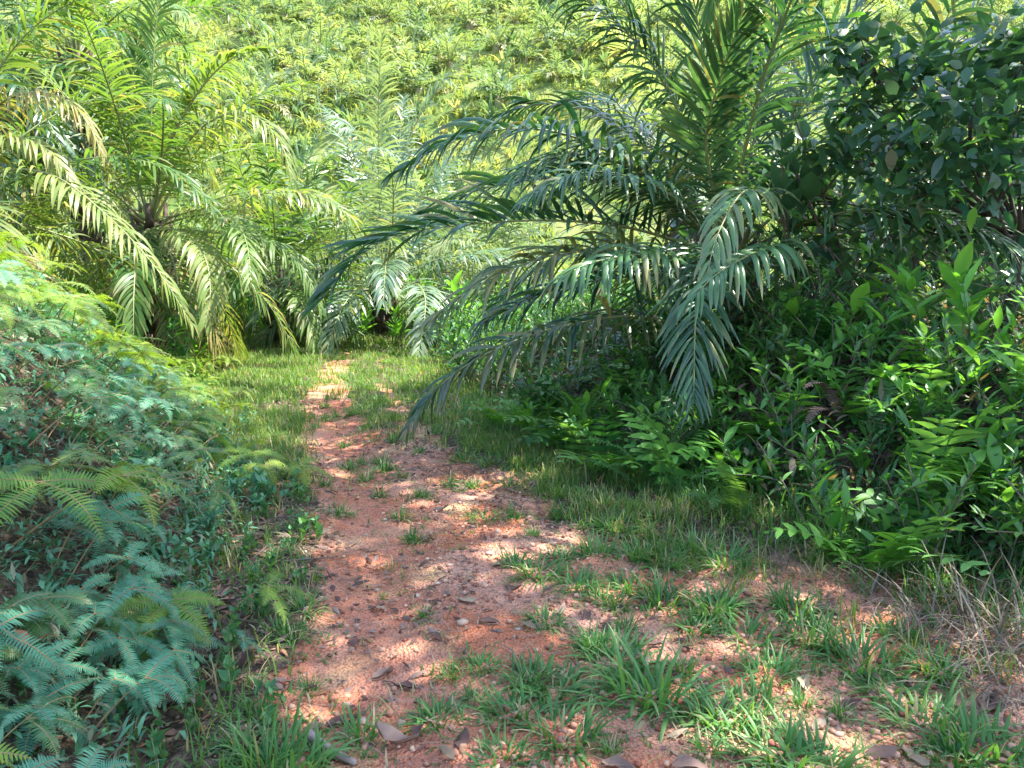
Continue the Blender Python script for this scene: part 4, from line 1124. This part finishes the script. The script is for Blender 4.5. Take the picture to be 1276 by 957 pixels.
DT = [dead_leaf_mesh(720 + i, .11, .05, M_TANLEAF) for i in range(4)]
DL = [dead_leaf_mesh(700 + i, .13, .06, M_DEADLEAF) for i in range(8)]
LEAVES = [(425, 885, 1.3), (490, 915, 1.4), (555, 935, 1.2), (505, 840, 1.0), (480, 825, 1.1), (580, 745, 1.2), (315, 822, 1.2), (210, 880, 1.3), (405, 662, .9), (550, 632, 1.0), (530, 665, 1.0), (340, 740, 1.0), (395, 718, .9), (690, 675, 1.0),
          (1005, 850, 1.2), (1235, 875, 1.6), (1100, 935, 1.3), (1140, 940, 1.2), (860, 950, 1.2), (770, 950, 1.1), (845, 910, 1.0), (575, 915, 1.0), (520, 900, .9), (470, 745, .9), (440, 790, .9), (405, 720, .8), (660, 775, 1.0), (610, 770, .9), (730, 765, .9), (780, 870, 1.0),
          (540, 790, .8), (460, 690, .8), (620, 700, .9), (640, 730, .8), (350, 850, .9), (290, 800, .9), (275, 760, .9), (880, 730, .9), (980, 735, 1.0), (1030, 760, 1.0), (1060, 870, 1.0), (930, 960, 1.0), (1200, 830, 1.1), (820, 800, .8), (1020, 900, .9), (700, 760, .9), (530, 700, .7),
          (160, 770, 1.1), (200, 740, 1.0), (130, 735, 1.0), (240, 790, 1.0), (250, 850, 1.0), (390, 900, .8)]
for i, (px, py, s) in enumerate(LEAVES):
    p = onground(px, py)
    lab, grp = ("curled grey-brown fallen leaf lying on the red soil", "fallen leaves on the path")
    if i % 3 == 2: lab, grp = "pale tan fallen leaf lying on the red soil", "tan fallen leaves on the path"
    thing("fallen_leaf", lab, "leaf", (p[0], p[1], float(gz(p[0], p[1])) + .004), grp, mesh=DT[i % 4] if i % 3 == 2 else DL[i % 8], rot=(r.normal(0, .15), r.normal(0, .15), r.uniform(0, 6.28)), scale=s * .85)
ol = dead_leaf_mesh(760, .10, .06, M_ORANGELEAF)
p = at(36, 803, 2.45)
thing("fallen_leaf", "orange-brown fallen leaf caught on the forked ferns at the left bank", "leaf", tuple(p), None, mesh=ol, rot=(.3, -.3, 1.8))

# leaf litter too small and many to count
def litter_density(x, y):
    f = fbm(x * 2.3 + 7, y * 2.3, 3)
    e = np.maximum(sstep(.6, -.2, x - pl(y)), sstep(-.6, .3, x - pr(y) + .4))
    e = e * (1 - .6 * worn(x, y))
    return np.clip(.42 + .58 * e, 0, 1) * (.08 + .92 * sstep(.36, .6, f))
x, y = grass_points(30000, -3.5, 4.0, 1.6, 10, litter_density)
m_ = MB(); N = len(x)
az = r.uniform(0, 6.283, N); el = np.radians(r.normal(4, 16, N))
D = np.stack([np.cos(az) * np.cos(el), np.sin(az) * np.cos(el), np.sin(el)], 1); W = norm(np.stack([-np.sin(az), np.cos(az), r.normal(0, .35, N)], 1))
add_ribbons(m_, np.stack([x, y, gz(x, y) + .008], 1), D, W, (.014 + .085 * r.random(N) ** 2) * np.clip(y / 3.5, .8, 1.4), r.uniform(.007, .032, N), r.uniform(0, .8, N), np.array([.2, 1, .7, .1]), k=3, fold=.5, var=r.random(N), age=(r.random(N) < .2) * .7)
stuff("leaf_litter", m_.mesh("leaf_litter", M_DEADLEAF), "crumbled brown leaf litter strewn over the path and bank feet", "leaf litter")
x, y = grass_points(9000, -2.2, 3.8, 1.6, 8, lambda x, y: .15 + .85 * sstep(.45, .62, fbm(x * 1.9, y * 1.9 + 9, 3)))
m_ = MB(); N = len(x); az = r.uniform(0, 6.283, N); el = np.radians(r.normal(4, 7, N))
D = np.stack([np.cos(az) * np.cos(el), np.sin(az) * np.cos(el), np.sin(el)], 1); W = np.stack([-np.sin(az), np.cos(az), np.zeros(N)], 1)
add_ribbons(m_, np.stack([x, y, gz(x, y) + .006], 1), D, W, r.uniform(.04, .16, N), .0035, r.uniform(.1, .5, N), np.array([1, 1, .8, .4]), k=2, var=r.random(N))
stuff("straw_litter", m_.mesh("straw_litter", M_DRY), "bleached grass straws scattered over the red soil", "straw")

def stone_verts(rr, s):
    t = (1 + 5 ** .5) / 2
    v = np.array([(-1, t, 0), (1, t, 0), (-1, -t, 0), (1, -t, 0), (0, -1, t), (0, 1, t), (0, -1, -t), (0, 1, -t), (t, 0, -1), (t, 0, 1), (-t, 0, -1), (-t, 0, 1)]) / 1.9
    v = v * (1 + rr.normal(0, .13, (12, 1))) * np.array([1, rr.uniform(.6, 1), rr.uniform(.4, .75)]) * s
    return v
ICO = np.array([(0, 11, 5), (0, 5, 1), (0, 1, 7), (0, 7, 10), (0, 10, 11), (1, 5, 9), (5, 11, 4), (11, 10, 2), (10, 7, 6), (7, 1, 8), (3, 9, 4), (3, 4, 2), (3, 2, 6), (3, 6, 8), (3, 8, 9), (4, 9, 5), (2, 4, 11), (6, 2, 10), (8, 6, 7), (9, 8, 1)])
x, y = grass_points(52000, -2.6, 3.0, 1.8, 8.5, lambda x, y: patches(x, y) * (1 - .75 * worn(x, y)) * (.2 + .8 * sstep(.4, .62, fbm(x * 2.7, y * 2.7 + 3, 3))) * np.clip(3.6 / y, .25, 1))
N = len(x); base = [stone_verts(r, 1) for _ in range(8)]
sz = .004 + .016 * r.random(N) ** 3.5
rot = r.uniform(0, 6.283, N); pick = r.integers(0, 8, N)
V = np.array(base)[pick]; ca, sa = np.cos(rot)[:, None], np.sin(rot)[:, None]
V = np.stack([V[..., 0] * ca - V[..., 1] * sa, V[..., 0] * sa + V[..., 1] * ca, V[..., 2]], -1) * sz[:, None, None] + np.stack([x, y, gz(x, y) + sz * .25], 1)[:, None]
m_ = MB(); m_.add(V.reshape(-1, 3), tris=(ICO[None] + (np.arange(N) * 12)[:, None, None]).reshape(-1, 3), var=np.repeat(np.clip(r.normal(.5, .3, N), 0, 1), 12))
stuff("gravel", m_.mesh("gravel", M_GRAVEL, smooth=False), "fine red and tan laterite gravel on the worn path", "gravel")
STM = []
for i in range(5):
    m_ = MB(); m_.add(stone_verts(r, 1), tris=ICO, var=.5)
    STM.append(m_.mesh("stone", M_STONE))
STN = [(532, 745, .03), (577, 772, .033), (452, 882, .026), (500, 882, .03), (645, 775, .02), (545, 722, .02), (425, 658, .025), (410, 655, .02), (620, 655, .03), (640, 690, .025), (610, 685, .03), (455, 655, .02), (470, 720, .018), (520, 730, .018), (590, 650, .022), (560, 700, .025), (480, 640, .018), (700, 780, .02), (430, 860, .02), (470, 860, .018), (400, 745, .018), (620, 745, .018), (660, 640, .025), (1090, 905, .022), (900, 850, .02), (1045, 910, .02), (380, 690, .018), (515, 880, .02)]
for i, (px, py, s) in enumerate(STN):
    p = onground(px, py)
    thing("stone", "small pale tan stone lying on the red path", "stone", (p[0], p[1], float(gz(p[0], p[1])) + s * .2), "small stones on the path", rz=r.uniform(0, 6.28), scale=s * 1.0, mesh=STM[i % 5])

# twigs
def twig(label, pts, r0, mat=M_TWIG, group=None, name="twig", forks=0, cat="twig"):
    pts = np.array(pts, float); o = pts[0].copy()
    root = thing(name, label, cat, tuple(o), group)
    m_ = MB(); c = curve(pts - o, 12)
    tube(m_, c, np.linspace(r0, r0 * .55, 12) * (1 + r.normal(0, .06, 12)), sides=7, var=.6)
    root_me = m_
    for q in range(forks):
        b = c[4 + 3 * q]; e = b + (c[-1] - c[0]) * .35 + np.array([.05 * (-1) ** q, .04, .05])
        tube(root_me, curve([b, (b + e) / 2 + [0, 0, .01], e], 6), np.linspace(r0 * .5, r0 * .2, 6), sides=5)
    part("branch", root_me.mesh("twig", mat), root)
def gp(px, py, dz):
    p = onground(px, py); return (p[0], p[1], float(gz(p[0], p[1])) + dz)
M_STICK = matte("weathered_stick", C(.22, .16, .13), C(.38, .29, .25), scale=18, stretch=(1, 1, 1), bump=.4)
twig("thick weathered grey-brown stick lying on the path beside a curled leaf", [gp(383, 908, .018), gp(412, 926, .02), gp(443, 938, .016)], .021, M_STICK, name="stick", cat="stick")
for i in range(26):
    yv = r.uniform(2.3, 5.5); side = r.random() < .5
    xv = (bl(yv) + r.uniform(-.3, .5)) if side else (br(yv) - r.uniform(-.3, .9))
    a = r.uniform(0, 6.28); L = r.uniform(.12, .4)
    q0 = np.array([xv, yv]); q1 = q0 + L * np.array([math.cos(a), math.sin(a)]); qm = (q0 + q1) / 2 + r.normal(0, .02, 2)
    pts = [(q[0], q[1], float(gz(q[0], q[1])) + h) for q, h in ((q0, .006), (qm, .02), (q1, .012))]
    lab = "thin dry twig lying at the foot of the left bank" if side else "thin dry twig lying at the foot of the right bank"
    twig(lab, pts, r.uniform(.003, .006), group="twigs by the left bank" if side else "twigs by the right bank", forks=int(r.integers(0, 2)))
